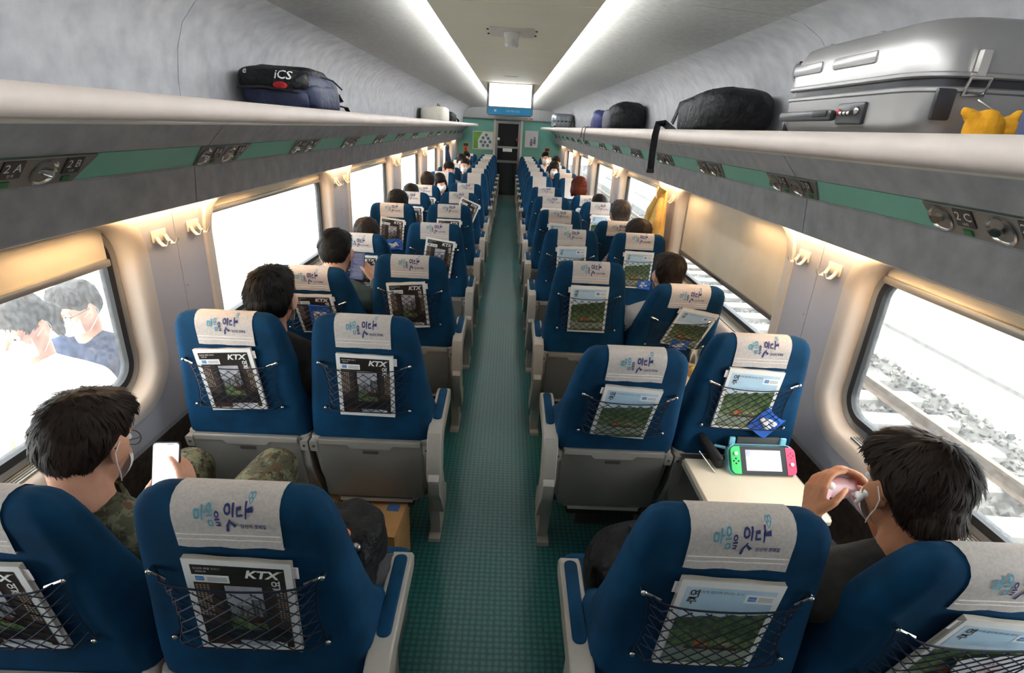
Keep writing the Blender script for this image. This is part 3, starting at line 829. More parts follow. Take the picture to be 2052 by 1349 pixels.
DELTA = {'LA': [.033, .035, .037, .10, .12, .11, .09], 'LW': [.0, .015, -.14, -.16, .04, 0, -.08],
         'RA': [.025, -.098, .086, .12, .13, .13, .14], 'RW': [-.05, .026, -.144, .1, -.116, -.03, -.14]}
ORD = ['first', 'second', 'third', 'fourth', 'fifth', 'sixth', 'seventh']
PIV = Vector((0, .16, .60))
SEATS = {}
def recline_matrix(delta):
    a = math.atan2(delta, .54)
    return Matrix.Translation(PIV) @ Matrix.Rotation(-a, 4, 'X') @ Matrix.Translation(-PIV)
def make_seat(side, where, k, tray=True):
    """side L/R, where A (aisle)/W (window)"""
    sx = -1 if side == 'L' else 1
    X = sx * (XA if where == 'A' else XW)
    away = k < 7
    sd = 'platform' if side == 'L' else 'track'
    wh = 'aisle' if where == 'A' else 'window'
    if away:
        lab = 'blue velvet %s seat, %s side, %s row counting from the 2%s panel' % (wh, sd, ORD[k], 'A' if side == 'L' else 'C')
    else:
        lab = 'blue %s seat facing backwards, %s side, %s such row towards the end door' % (wh, sd, ORD[k - 7])
    t = thing('train_seat', lab, 'seat', (X, SEAT_Y[k], 0), 0 if away else math.pi, group='train seats')
    aisle = (-sx if away else sx)
    rm = recline_matrix(DELTA[side + where][k] if away else random.uniform(-.03, .03))
    def part(n, me, rec=False, par=None):
        o = link(n, me, par or t)
        if rec: o.matrix_local = rm
        return o
    part('backrest', ME_BACK, True)
    cv = part('headrest_cover', ME_COVER if away else ME_COVER_FRONT, True)
    part('stitch', ME_STITCH, par=cv)
    if k < 8: part('lettering', ME_LETTER, par=cv)
    part('seat_cushion', ME_CUSH); part('back_shell', ME_SHELL)
    if away:
        nt = part('net', ME_NET, True); [part('net_hook', h, par=nt) for h in ME_HOOK]
        if tray:
            tr = part('tray_table', ME_TRAY); part('tray_rim', ME_RIM, par=tr); part('latch_plate', ME_LATCH, par=tr)
        [part('hinge_screw', b, par=part('hinge_lug', a)) for a, b in zip(ME_LUG, ME_SCR)]; part('tray_ledge', ME_LEDGE); part('footrest_bar', ME_BAR)
    part('seat_base', ME_BASE)
    if where == 'A':
        part('pedestal', ME_PED[aisle])
        a, p, kx = ME_ARM[aisle]
        ar = part('armrest', a); part('armrest_pad', p, par=ar); part('arm_bracket', kx)
    else:
        part('pedestal', ME_PEDW[aisle])
    SEATS[(side, where, k)] = (t, rm)
    return t
OPEN = {('R', 'W', 1), ('R', 'W', 2)}
for k in range(14):
    for side in 'LR':
        for where in 'AW':
            make_seat(side, where, k, tray=(side, where, k) not in OPEN)
# lowered trays
for side, where, k in OPEN:
    t = SEATS[(side, where, k)][0]
    mb = MB(); mb.loft([[Vector((x, y, z)) for x, y in rrect(.40, .36, .02, 4, 0, -.09)] for z in (.612, .626)] + [[Vector((x, y, .629)) for x, y in rrect(.394, .354, .018, 4, 0, -.09)]])
    tr = mb.build('tray_table', 'tray_cream', t, smooth=40)
    for s in (-1, 1):
        mb = MB(); mb.box((s * .203, -.06, .612), (.01, .36, .022)); mb.build('tray_arm', 'grey_plastic', tr, smooth=0)
    mb = MB(); mb.box((0, .085, .615), (.42, .03, .03)); mb.build('tray_hinge', 'slot_dark', tr, smooth=0)
# ---------------------------------------------------------------- magazines in the seat nets
MW, MH = .205, .262
def cover_mesh_black():
    mb = MB(); mats = ['mag_white', 'mag_black', 'mag_grey', 'mag_roof', 'mag_green', 'mag_brown', 'mag_wood', 'mag_beige', 'sticker_blue', 'text_grey']
    def R4(x0, z0, x1, z1, mi, d): mb.quad([(x0 * MW, -d, z0 * MH), (x1 * MW, -d, z0 * MH), (x1 * MW, -d, z1 * MH), (x0 * MW, -d, z1 * MH)], mi)
    def T(b, x, z, size, mi, d=.0012, **k): put_text(mb, b, size, frame((x * MW, -d, z * MH), (1, 0, 0), (0, 0, 1)), mi, **k)
    R4(-.5, 0, .5, 1, 0, 0)
    R4(-.43, .055, .43, .945, 1, .0004)
    R4(-.43, .30, -.2, .76, 6, .0006); R4(.25, .30, .43, .76, 6, .0006)
    R4(-.15, .53, .2, .74, 2, .0008); R4(-.15, .41, .2, .53, 3, .0008); R4(-.15, .25, .03, .41, 4, .0008); R4(.03, .25, .2, .33, 4, .0008); R4(.03, .33, .2, .41, 5, .0008); R4(.08, .53, .2, .60, 3, .0009)
    R4(-.43, .055, .43, .13, 5, .0006); R4(-.1, .055, .3, .12, 2, .0008); R4(.25, .06, .36, .11, 0, .0009)
    for i in range(4):
        for j in range(14):
            x = -.415 + .034 * i; z = .40 + .025 * j
            R4(x, z, x + .02, z + .015, 7, .0008)
            if i < 3: x = .335 + .032 * i; R4(x, z - .02, x + .018, z - .005, 7, .0008)
    T('KTX', .21, .872, .029, 0, shear=.25, bold=.035, sx=1.1)
    mb.add([Vector((x * MW, -.0012, z * MH)) for x, z in ((.335, .90), (.36, .912), (.43, .925), (.37, .902))], [(0, 1, 2, 3)], 0)
    T('여', .34, .775, .022, 0, bold=.02); T('주', .34, .70, .022, 0, bold=.02)
    T('당신의 여행 이야기', -.28, .91, .0065, 0); T('2020.05', -.34, .88, .0065, 0, shear=.2)
    R4(-.43, .765, -.09, .845, 0, .0008); R4(-.40, .785, -.32, .83, 8, .0012)
    T('KTX', -.36, .805, .006, 0, .0016)
    for j in range(3): R4(-.29, .815 - .016 * j, -.11, .822 - .016 * j, 9, .0012)
    return mb.mesh('cover', mats, 0)
def cover_mesh_sky():
    mb = MB(); mats = ['mag_white', 'mag_sky', 'mag_cloud', 'mag_hill', 'mag_hill2', 'mag_river', 'mag_orange', 'mag_ink', 'sticker_blue', 'text_grey', 'mag_brown', 'mag_beige']
    def R4(x0, z0, x1, z1, mi, d): mb.quad([(x0 * MW, -d, z0 * MH), (x1 * MW, -d, z0 * MH), (x1 * MW, -d, z1 * MH), (x0 * MW, -d, z1 * MH)], mi)
    def T(b, x, z, size, mi, d=.0014, **k): put_text(mb, b, size, frame((x * MW, -d, z * MH), (1, 0, 0), (0, 0, 1)), mi, **k)
    rnd = random.Random(3)
    R4(-.5, 0, .5, 1, 0, 0); R4(-.44, .04, .44, .93, 1, .0004)
    def ridge(z0, base, amp, n, mi, d, x0=-.44, x1=.44):
        top = []
        for i in range(n + 1):
            u = i / n; x = x0 + (x1 - x0) * u
            top.append((x, base(u) + amp * (noise.noise(Vector((u * 9, mi, 1))) + .6 * noise.noise(Vector((u * 26, mi, 2))))))
        for (xa, za), (xb, zb) in zip(top, top[1:]):
            mb.quad([(xa * MW, -d, z0 * MH), (xb * MW, -d, z0 * MH), (xb * MW, -d, zb * MH), (xa * MW, -d, za * MH)], mi)
    ridge(.45, lambda u: .66 + .05 * u, .02, 16, 2, .0005)
    ridge(.20, lambda u: .585 + .09 * u, .03, 26, 3, .0007)
    ridge(.20, lambda u: .44 - .06 * u, .03, 22, 4, .0009)
    R4(-.44, .04, .44, .24, 5, .001)
    ridge(.22, lambda u: .25, .012, 18, 10, .0011, -.25, .3)
    ridge(.04, lambda u: .06 + .05 * u, .03, 20, 4, .0012, -.44, .44)
    R4(-.16, .265, -.10, .325, 6, .0013); R4(-.08, .26, -.03, .315, 6, .0013); R4(.05, .28, .2, .32, 11, .0012)
    T('여', -.34, .86, .024, 7, bold=.012); T('주', -.35, .78, .024, 7, bold=.012)
    T('느리게 걸으며 만나는 도시', -.1, .885, .0085, 7)
    R4(.15, .79, .44, .885, 0, .0008); R4(.18, .815, .26, .865, 8, .0012); T('KTX', .22, .838, .006, 0, .0016)
    for j in range(3): R4(.28, .852 - .016 * j, .42, .858 - .016 * j, 9, .0012)
    return mb.mesh('cover', mats, 0)
ME_MAGC = {'L': cover_mesh_black(), 'R': cover_mesh_sky()}
def page_mesh():
    mb = MB(); th = .011; rings = []
    for i in range(11):
        x = (-.5 + i / 10) * (MW - .001); w = .0012 * math.sin(i * 1.3)
        rings.append([Vector((x, .0004, 0)), Vector((x, th, 0)), Vector((x, th, MH - .001 + w)), Vector((x, .0004, MH - .001 + w * .3))])
    mb.loft(rings); return mb.fix().mesh('page_block', 'page_edge', 20)
ME_PAGES = page_mesh()
def tab_mesh(s):
    mb = MB(); x = s * MW / 2
    mb.box((x + s * .005, .003, MH - .026), (.014, .0008, .03), mi=0)
    put_text(mb, 'KTX CLUB', .0055, frame((x + s * .006, .0022, MH - .026), (0, 0, -1), (1, 0, 0)), 1)
    return mb.mesh('index_tab', ['white_paper', 'tab_red'], 0)
ME_TAB = {'L': tab_mesh(1), 'R': tab_mesh(-1)}
def magazine(side, where, k, dx=0, tilt=0, dz=0, extra=''):
    seat, rm = SEATS[(side, where, k)]
    sd = 'platform' if side == 'L' else 'track'; wh = 'aisle' if where == 'A' else 'window'
    kind = 'black cover magazine' if side == 'L' else 'sky and hills cover magazine'
    lab = '%s %sin net of %s row %s seat, %s side' % (kind, extra, ORD[k], wh, sd)
    t = thing('magazine', lab, 'magazine', group='magazines in the seat nets')
    z0 = .748 + dz
    slope = math.atan2(.15, 1.0)
    loc = Matrix.Translation((dx, back_y(z0) - .0175, z0)) @ Matrix.Rotation(slope, 4, 'X') @ Matrix.Rotation(R(tilt), 4, 'Y')
    t.matrix_world = Matrix.Translation(seat.location) @ rm @ loc
    link('cover', ME_MAGC[side], t); link('page_block', ME_PAGES, t); link('index_tab', ME_TAB[side], t)
    return t
MAGS = {('L', 'A'): [(0, -2, 0), (.0, -1, 0), (0, 5, 0), (.01, -8, .03), (.0, 0, .01), (.03, -22, .07), (.01, 0, .0)],
        ('L', 'W'): [(.0, 0, 0), (.0, 4, .01), (.01, 2, 0), (.02, 0, .0), (-.02, -6, .015), (.02, 0, 0), (.02, -2, .01)],
        ('R', 'A'): [(-.01, -3, .0), (-.01, -4, 0), (0, 0, .01), (.01, 1, .02), (.0, -2, .02), (0, 0, .02), (0, 0, 0)],
        ('R', 'W'): [(.0, -8, .0), (-.02, -3, .015), (.02, -12, .02), (0, -1, .01), None, (.02, 0, .02), (-.02, 0, 0)]}
for (s, w), L in MAGS.items():
    for k, a in enumerate(L):
        if a: magazine(s, w, k, -a[0] if False else a[0], -a[1], a[2])
# leaflets tucked in front of some magazines
def leaflet(side, where, k, dx, dz, tilt, label, w=.1, h=.15, style=0):
    seat, rm = SEATS[(side, where, k)]
    t = thing('leaflet', label, 'leaflet', group='leaflets in the seat nets')
    z0 = .755 + dz
    t.matrix_world = Matrix.Translation(seat.location) @ rm @ Matrix.Translation((dx, back_y(z0) - .028, z0)) @ Matrix.Rotation(math.atan2(.15, 1), 4, 'X') @ Matrix.Rotation(R(tilt), 4, 'Y')
    mb = MB(); n = 6; rings = []
    for i in range(n + 1):
        x = -w / 2 + w * i / n; b = .004 * math.sin(i * 1.1 + k) if style == 1 else 0
        rings.append([Vector((x, b, 0)), Vector((x, b + .0012, 0)), Vector((x, b + .0012, h)), Vector((x, b, h + b * 2))])
    mb.loft(rings); mb.build('sheet', 'leaflet_blue' if style < 2 else 'white_paper', t, smooth=30)
    mb = MB(); rnd = random.Random(k + 5)
    if style == 0:
        mb.box((0, -.0006, h * .42), (w * .62, .001, h * .62)); p = mb.build('printed_panel', 'white_paper', t, smooth=0)
        mb = MB()
        for j, b in enumerate(('추석', '기차')): put_text(mb, b, .026, frame((0, -.0014, h * (.55 - .25 * j)), (1, 0, 0), (0, 0, 1)), bold=.02)
        mb.build('lettering', 'ink_navy', t, smooth=0)
    elif style == 1:
        for j in range(5):
            x, z = rnd.uniform(-.25, .25) * w, rnd.uniform(.2, .8) * h
            mb.rbox((x, -.004, z), (w * .32, .008, h * .2), .004, 1, (0, rnd.uniform(-.6, .6), rnd.uniform(-.2, .2)))
        mb.build('crumpled_fold', 'white_paper', t, smooth=30)
    else:
        for j in range(3):
            z = h * (.75 - .22 * j)
            put_text(mb, '안내 말씀', .011, frame((.0, -.0006, z), (1, 0, 0), (0, 0, 1)), bold=.015)
        mb.build('lettering', 'tab_red', t, smooth=0)
    return t
leaflet('L', 'W', 2, .02, .03, 3, 'bright blue leaflet with white panel in front of a black cover magazine', .105, .165)
leaflet('R', 'W', 1, .05, .0, 35, 'crumpled blue and white wrapper beside the magazine behind the tray with console', .1, .1, 1)
leaflet('R', 'W', 2, .02, .0, 8, 'blue and white wrapper at bottom of net behind the tray with food', .1, .06, 1)
leaflet('R', 'W', 3, .06, .0, 5, 'blue wrapper in net in front of the short dark haired passenger', .09, .06, 1)
leaflet('L', 'W', 4, .02, .0, -3, 'blue and white leaflet at bottom of net, fifth row window, platform side', .13, .09, 1)
leaflet('L', 'W', 3, -.02, .12, 0, 'white sheet in front of magazine ahead of the passenger with dark phone', .13, .1, 2)
leaflet('R', 'W', 0, .08, .03, -10, 'white notice with red lettering in net of first row window, track side', .15, .12, 2)
leaflet('R', 'W', 4, -.05, .01, 28, 'plain tilted paper sheet in an otherwise empty net, track side', .11, .17, 2)
# ---------------------------------------------------------------- reading lamp panels in the green strips
def strip_frame(sx, y):
    """origin on the green strip; local X along the car (reads left to right from the aisle), local Y up the strip"""
    a, b = Vector((sx * 1.172, y, 1.605)), Vector((sx * 1.118, y, 1.675))
    o = (a + b) / 2
    return frame(o, (0, 1 if sx < 0 else -1, 0), b - a)
PH = .088
def plate_mesh():
    mb = MB(); w = .40
    ol = [(-w / 2 + .02, -PH / 2), (w / 2 - .05, -PH / 2), (w / 2, PH / 2), (-w / 2, PH / 2)]
    mb.loft([[Vector((x, y, 0)) for x, y in ol], [Vector((x, y, .004)) for x, y in ol], [Vector((x * .99, y * .96, .006)) for x, y in ol]])
    return mb.fix().mesh('plate', 'panel_metal', 30)
ME_PLATE = plate_mesh()
mb = MB(); mb.lathe([(.040, .005), (.041, .009), (.036, .011), (.03, .004), (.015, .0), (.0005, -.001)], 24, cap=True); ME_DOME = mb.fix().mesh('lamp_cup', 'dome_metal', 40)
mb = MB(); mb.tube([(-.004, .002, 0), (.006, .008, .024)], [.013, .011], 12); mb.tube([(-.014, 0, .012), (.014, 0, .012)], .003, 6); ME_SPOT = mb.mesh('spot', 'chrome', 40)
mb = MB(); mb.box((0, 0, .007), (.058, .05, .004)); ME_NUM = mb.mesh('number_plate', 'number_plate', 0)
mb = MB(); mb.box((0, 0, .007), (.026, .016, .004)); ME_LED = mb.mesh('call_light', 'led_green', 0)
_nt = {}
for sx in (-1, 1):
    sd = 'platform' if sx < 0 else 'track'
    for k in range(14):
        y = (1.35 if sx < 0 else 1.25) + .93 * k
        if k >= 7: y += .45
        n = k + 2
        seats = ('A', 'B') if sx < 0 else ('C', 'D')
        if k < 3: lab = 'metal reading lamp panel with number plates %d%s and %d%s' % (n, seats[0], n, seats[1])
        else: lab = 'metal reading lamp panel, %s side, %s beyond the one marked 2%s' % (sd, ('third', 'fourth', 'fifth', 'sixth', 'seventh', 'eighth', 'ninth', 'tenth', 'eleventh', 'twelfth', 'thirteenth')[k - 3], seats[0])
        t = thing('reading_lamp_panel', lab, 'reading lamp', group='reading lamp panels')
        F = strip_frame(sx, y); t.matrix_world = F
        link('plate', ME_PLATE, t)
        order = ((-.15, 'd'), (-.065, 0), (.035, 'd'), (.12, 1)) if sx < 0 else ((-.15, 'd'), (-.065, 0), (.035, 'd'), (.12, 1))
        for x, w in order:
            if w == 'd':
                d = link('lamp_cup', ME_DOME, t, (x, 0, 0)); 
                if k < 9: link('spot', ME_SPOT, d)
            else:
                p = link('number_plate', ME_NUM, t, (x, .016, 0))
                if k < 9:
                    key = '%d %s' % (n, seats[w])
                    mb = MB(); put_text(mb, key, .034, frame((0, .005, .0095), (1, 0, 0), (0, 1, 0)), bold=.01)
                    put_text(mb, '창측' if (w == 0) == (sx < 0) else '내측', .011, frame((0, -.017, .0095), (1, 0, 0), (0, 1, 0)))
                    link('numerals', mb.mesh('numerals', 'number_white', 0), p)
                link('call_light', ME_LED, t, (x - .004, -.027, 0))
# ---------------------------------------------------------------- coat hooks
def hook_mesh():
    a = MB(); a.rbox((0, 0, 0), (.008, .085, .045), .006); plate = a.mesh('hook_plate', 'frame_white', 40)
    h = MB(); w = .016
    pts = [(-.004, .006), (-.012, -.012), (-.026, -.026), (-.042, -.024), (-.05, -.006)]
    h.loft([[Vector((x, -w / 2, z)), Vector((x, w / 2, z)), Vector((x - .004, w / 2, z + .003)), Vector((x - .004, -w / 2, z + .003))] for x, z in pts]); hk = h.fix().mesh('hook_arm', 'frame_white', 50)
    return plate, hk
ME_HP, ME_HA = hook_mesh()
for sx in (-1, 1):
    for k in range(1, 6):
        for j, dy in enumerate((-.11, .12)):
            lab = 'cream double coat hook %s the seam of the %s pillar from the 2%s panel' % ('before' if j == 0 else 'beyond', ORD[k - 1], 'A' if sx < 0 else 'C')
            t = thing('coat_hook', lab, 'coat hook', (sx * 1.295, SEAM0 + PITCH * k + dy, 1.35), 0 if sx > 0 else math.pi, group='coat hooks')
            link('hook_plate', ME_HP, t)
            for e in (-.027, .027): link('hook_arm', ME_HA, t, (0, e, -.008))
# ---------------------------------------------------------------- ceiling fittings
t = thing('detector_plate', 'white detector dome on a screwed plate in the cream ceiling', 'detector', (0, 2.66, 2.186))
mb = MB(); mb.rbox((0, 0, -.002), (.19, .24, .006), .002, 1); mb.build('plate', 'frame_white', t)
mb = MB(); mb.lathe([(.034, 0), (.036, -.015), (.031, -.024), (.029, -.04), (.032, -.05), (.026, -.06), (.0005, -.062)], 24); mb.build('dome', 'mask_white', t)
for x in (-.105, .105):
    for y in (-.06, .06):
        mb = MB(); mb.ell((x, y, -.003), (.006, .006, .003), u=8, v=5); mb.build('screw', 'slot_dark', t)
t = thing('speaker_vent', 'row of dark slots in the ceiling before the screen', 'vent', (0, 4.85, 2.186))
for i in range(9):
    mb = MB(); mb.box((-.052 + .013 * i, 0, -.001), (.007, .03 + .04 * (1 - abs(i - 4) / 4), .004)); mb.build('slot', 'black', t, smooth=0)
t = thing('ceiling_monitor', 'glowing screen with blue banner hanging from the ceiling over the aisle', 'monitor', (0, 5.6, 2.045))
mb = MB(); mb.rbox((0, .03, -.005), (.43, .06, .285), .012); mb.build('housing', 'tv_grey', t)
mb = MB(); mb.box((0, -.0015, .032), (.405, .004, .2)); mb.build('screen', 'tv_screen', t, smooth=0)
mb = MB(); mb.box((0, -.002, -.108), (.42, .005, .062)); bn = mb.build('banner', 'tv_banner', t, smooth=0)
mb = MB(); put_text(mb, '다음 역은 안내', .022, frame((.03, -.0052, -.108), (1, 0, 0), (0, 0, 1))); mb.lathe([(.0005, 0), (.012, 0), (.012, .0005), (.0005, .0005)], 14, frame((-.14, -.005, -.105), (1, 0, 0), (0, 0, 1))); mb.build('banner_text', 'number_white', bn, smooth=0)
mb = MB(); mb.rbox((0, .03, .142), (.46, .07, .02), .006); mb.build('mounting_bar', 'frame_white', t)
for s in (-1, 1):
    mb = MB(); mb.box((s * .221, .03, 0), (.006, .05, .27)); mb.build('side_arm', 'tv_grey', t, smooth=0)
# ---------------------------------------------------------------- end wall posters and signs
def wall_item(name, label, cat, x0, x1, z0, z1, y=Y1):
    t = thing(name, label, cat, ((x0 + x1) / 2, y - .012, (z0 + z1) / 2)); return t, (x1 - x0), (z1 - z0)
t, w, h = wall_item('poster', 'green and white framed poster with round photos beside the end door', 'poster', -.93, -.40, 1.22, 1.66)
mb = MB(); mb.box((0, .004, 0), (w, .016, h)); mb.build('frame', 'frame_white', t, smooth=0)
mb = MB(); mb.box((0, -.005, 0), (w - .04, .004, h - .04)); mb.build('sheet', 'poster_white', t, smooth=0)
mb = MB(); hw, hh = w / 2 - .02, h / 2 - .02; mb.quad([(-hw, -.008, -hh), (-hw * .5, -.008, -hh), (-hw * .55, -.008, 0), (-hw * .05, -.008, hh), (-hw, -.008, hh)]); mb.build('green_field', 'poster_green', t, smooth=0)
for x, z in ((.08, .13), (.0, .06), (.13, .05), (-.05, -.03), (.05, -.04), (.18, -.03), (.01, -.12), (.12, -.12)):
    mb = MB(); mb.lathe([(.0005, 0), (.038, 0), (.038, .003), (.0005, .003)], 16, frame((x, -.008, z), (1, 0, 0), (0, 0, 1))); mb.build('round_photo', 'poster_grey', t)
t, w, h = wall_item('poster', 'pale poster with two figures on the other side of the end door', 'poster', .41, .74, 1.33, 1.73)
mb = MB(); mb.box((0, .004, 0), (w, .016, h)); mb.build('sheet', 'poster_pink', t, smooth=0)
for x, z, r in ((.0, -.02, .03), (.08, .03, .03)):
    mb = MB(); mb.ell((x, -.006, z), (r * .8, .003, r)); mb.box((x, -.006, z - r - .06), (r * 2.2, .003, .12)); mb.build('figure', 'poster_grey', t)
for x0, x1, z0, z1, lab in ((-1.17, -1.03, 1.13, 1.36, 'small emergency tool sign with red box, platform side of the end wall'), (.93, 1.06, 1.10, 1.34, 'small emergency tool sign with red box, track side of the end wall')):
    t, w, h = wall_item('emergency_sign', lab, 'sign', x0, x1, z0, z1)
    mb = MB(); mb.box((0, .004, 0), (w, .016, h)); mb.build('board', 'kraft', t, smooth=0)
    mb = MB(); mb.box((0, -.006, h * .3), (w * .85, .004, h * .3)); mb.build('dark_band', 'sign_dark', t, smooth=0)
    mb = MB(); mb.rbox((0, -.012, -h * .15), (w * .4, .02, h * .45), .006); mb.build('red_case', 'sign_red', t)
t = thing('warning_sign', 'two small red symbols above the end door', 'sign', (.47, Y1 - .14, 2.06))
for dx, in ((-.06,), (.06,)):
    mb = MB(); mb.box((dx, -.005, -.02), (.09, .01, .08)); mb.build('red_symbol', 'sign_red', t, smooth=0)
# ---------------------------------------------------------------- outside: platform on one side, tracks on the other
mb = MB(); mb.box((-12, 8, -.8), (20.6, 60, .4)); tag(mb.build('floor_platform', 'platform', smooth=0), kind='structure')
mb = MB(); mb.box((-1.85, 8, -.598), (.12, 60, .01)); tag(mb.build('trim_1', 'food_yellow', smooth=0), kind='structure')
mb = MB()
g = []
mb.box((22, 14, -1.5), (41, 80, .4)); tag(mb.build('floor_ballast', 'ballast', smooth=0), kind='structure')
rnd = random.Random(11)
mb = MB()
for i in range(9000):                          # loose stones of the track bed, nearest the windows
    y = rnd.uniform(.5, 22); x = rnd.uniform(1.75, 6.1); s = rnd.uniform(.03, .065) * (1 + .02 * y)
    q = Euler((rnd.uniform(0, 6), rnd.uniform(0, 6), rnd.uniform(0, 6))).to_matrix()
    c = Vector((x, y, -1.29 + .02 * rnd.random()))
    vs = [c + q @ Vector(v) * s for v in ((1, 0, 0), (-.9, .1, 0), (0, .8, .1), (0, -.8, 0), (.1, 0, .7), (0, .1, -.7))]
    mb.add(vs, [(0, 2, 4), (2, 1, 4), (1, 3, 4), (3, 0, 4), (2, 0, 5), (1, 2, 5), (3, 1, 5), (0, 3, 5)])
st = mb.build('ballast_stones', 'ballast_stone', smooth=0); tag(st, 'pale crushed stone ballast between the rails', 'ballast', kind='stuff')
mb = MB(); mb.rbox((0, 0, 0), (2.5, .26, .16), .03, 1); ME_SLP = mb.mesh('sleeper', 'sleeper', 30)
for i in range(26):
    o = link('railway_sleeper', ME_SLP, None, (4.25, .6 + .62 * i, -1.27)); tag(o, 'pale concrete sleeper crossing under the neighbouring rails', 'sleeper', 'sleepers of the neighbouring track')
for x, lab in ((3.5, 'brown steel rail lying closer to the train on the neighbouring track'), (4.95, 'brown steel rail on the far side of the neighbouring track')):
    mb = MB(); pr = [(-.065, 0), (.065, 0), (.065, .012), (.012, .03), (.012, .11), (.035, .12), (.035, .155), (-.035, .155), (-.035, .12), (-.012, .11), (-.012, .03), (-.065, .012)]
    mb.prism(pr, -2, 40, 'y'); o = mb.build('rail', 'rail_steel', smooth=0); o.location = (x, 0, -1.2); tag(o, lab, 'rail', 'rails of the neighbouring track')
mb = MB(); mb.prism([(6.0, -1.3), (6.25, -1.05), (6.6, -1.05), (6.6, -1.3)], -5, 45, 'y'); o = mb.build('trim_2', 'kerb_grey', smooth=0); tag(o, kind='structure')
mb = MB(); mb.prism([(6.6, -1.3), (6.6, -1.0), (7.4, .0), (30, .2), (30, -1.3)], -5, 45, 'y'); o = mb.build('floor_embankment', 'concrete', smooth=0); tag(o, kind='structure')
# ---------------------------------------------------------------- people
def hand_blobs(wrist, fdir, pnorm, side, curl=35, scale=1.0):
    """palm, four jointed fingers and a thumb leaving the side of the palm; side +1 puts the thumb on fdir x pnorm"""
    f = Vector(fdir).normalized(); n = Vector(pnorm); n = (n - f * n.dot(f)).normalized(); l = f.cross(n) * side; w = Vector(wrist); B = []
    s = scale
    for i, (o, L) in enumerate(((.030, .040), (.010, .045), (-.010, .041), (-.028, .032))):
        kn = w + f * .082 * s + l * o * s
        B.append(('c', w + f * .012 * s + l * o * .55 * s, .0155 * s, kn, .0115 * s))
        d = f.copy(); p = kn
        for j in range(3):
            a = R(curl * (.8, 1.1, .8)[j]); ax = f.cross(n).normalized()
            d = Matrix.Rotation(a, 3, ax) @ d
            q = p + d * L * (1, .68, .5)[j] * s
            B.append(('c', p, (.0092, .0083, .0076)[j] * s, q, (.0083, .0076, .0066)[j] * s)); p = q
    t0 = w + f * .022 * s + l * .026 * s; t1 = t0 + (f * .55 + l * .7 + n * .25).normalized() * .042 * s; t2 = t1 + (f * .9 + l * .2 + n * .45).normalized() * .032 * s; t3 = t2 + (f * .8 - l * .1 + n * .6).normalized() * .024 * s
    B += [('c', t0, .016 * s, t1, .0115 * s), ('c', t1, .0112 * s, t2, .0095 * s), ('c', t2, .0095 * s, t3, .0075 * s)]
    return B
def ik(a, c, la, lb, hint):
    a, c = Vector(a), Vector(c); d = c - a; L = min(d.length, (la + lb) * .995); u = d.normalized(); c = a + u * L
    x = (la * la - lb * lb + L * L) / (2 * L); h = math.sqrt(max(0, la * la - x * x)); hv = Vector(hint); hv = (hv - u * hv.dot(u)).normalized()
    return a + u * x + hv * h, c
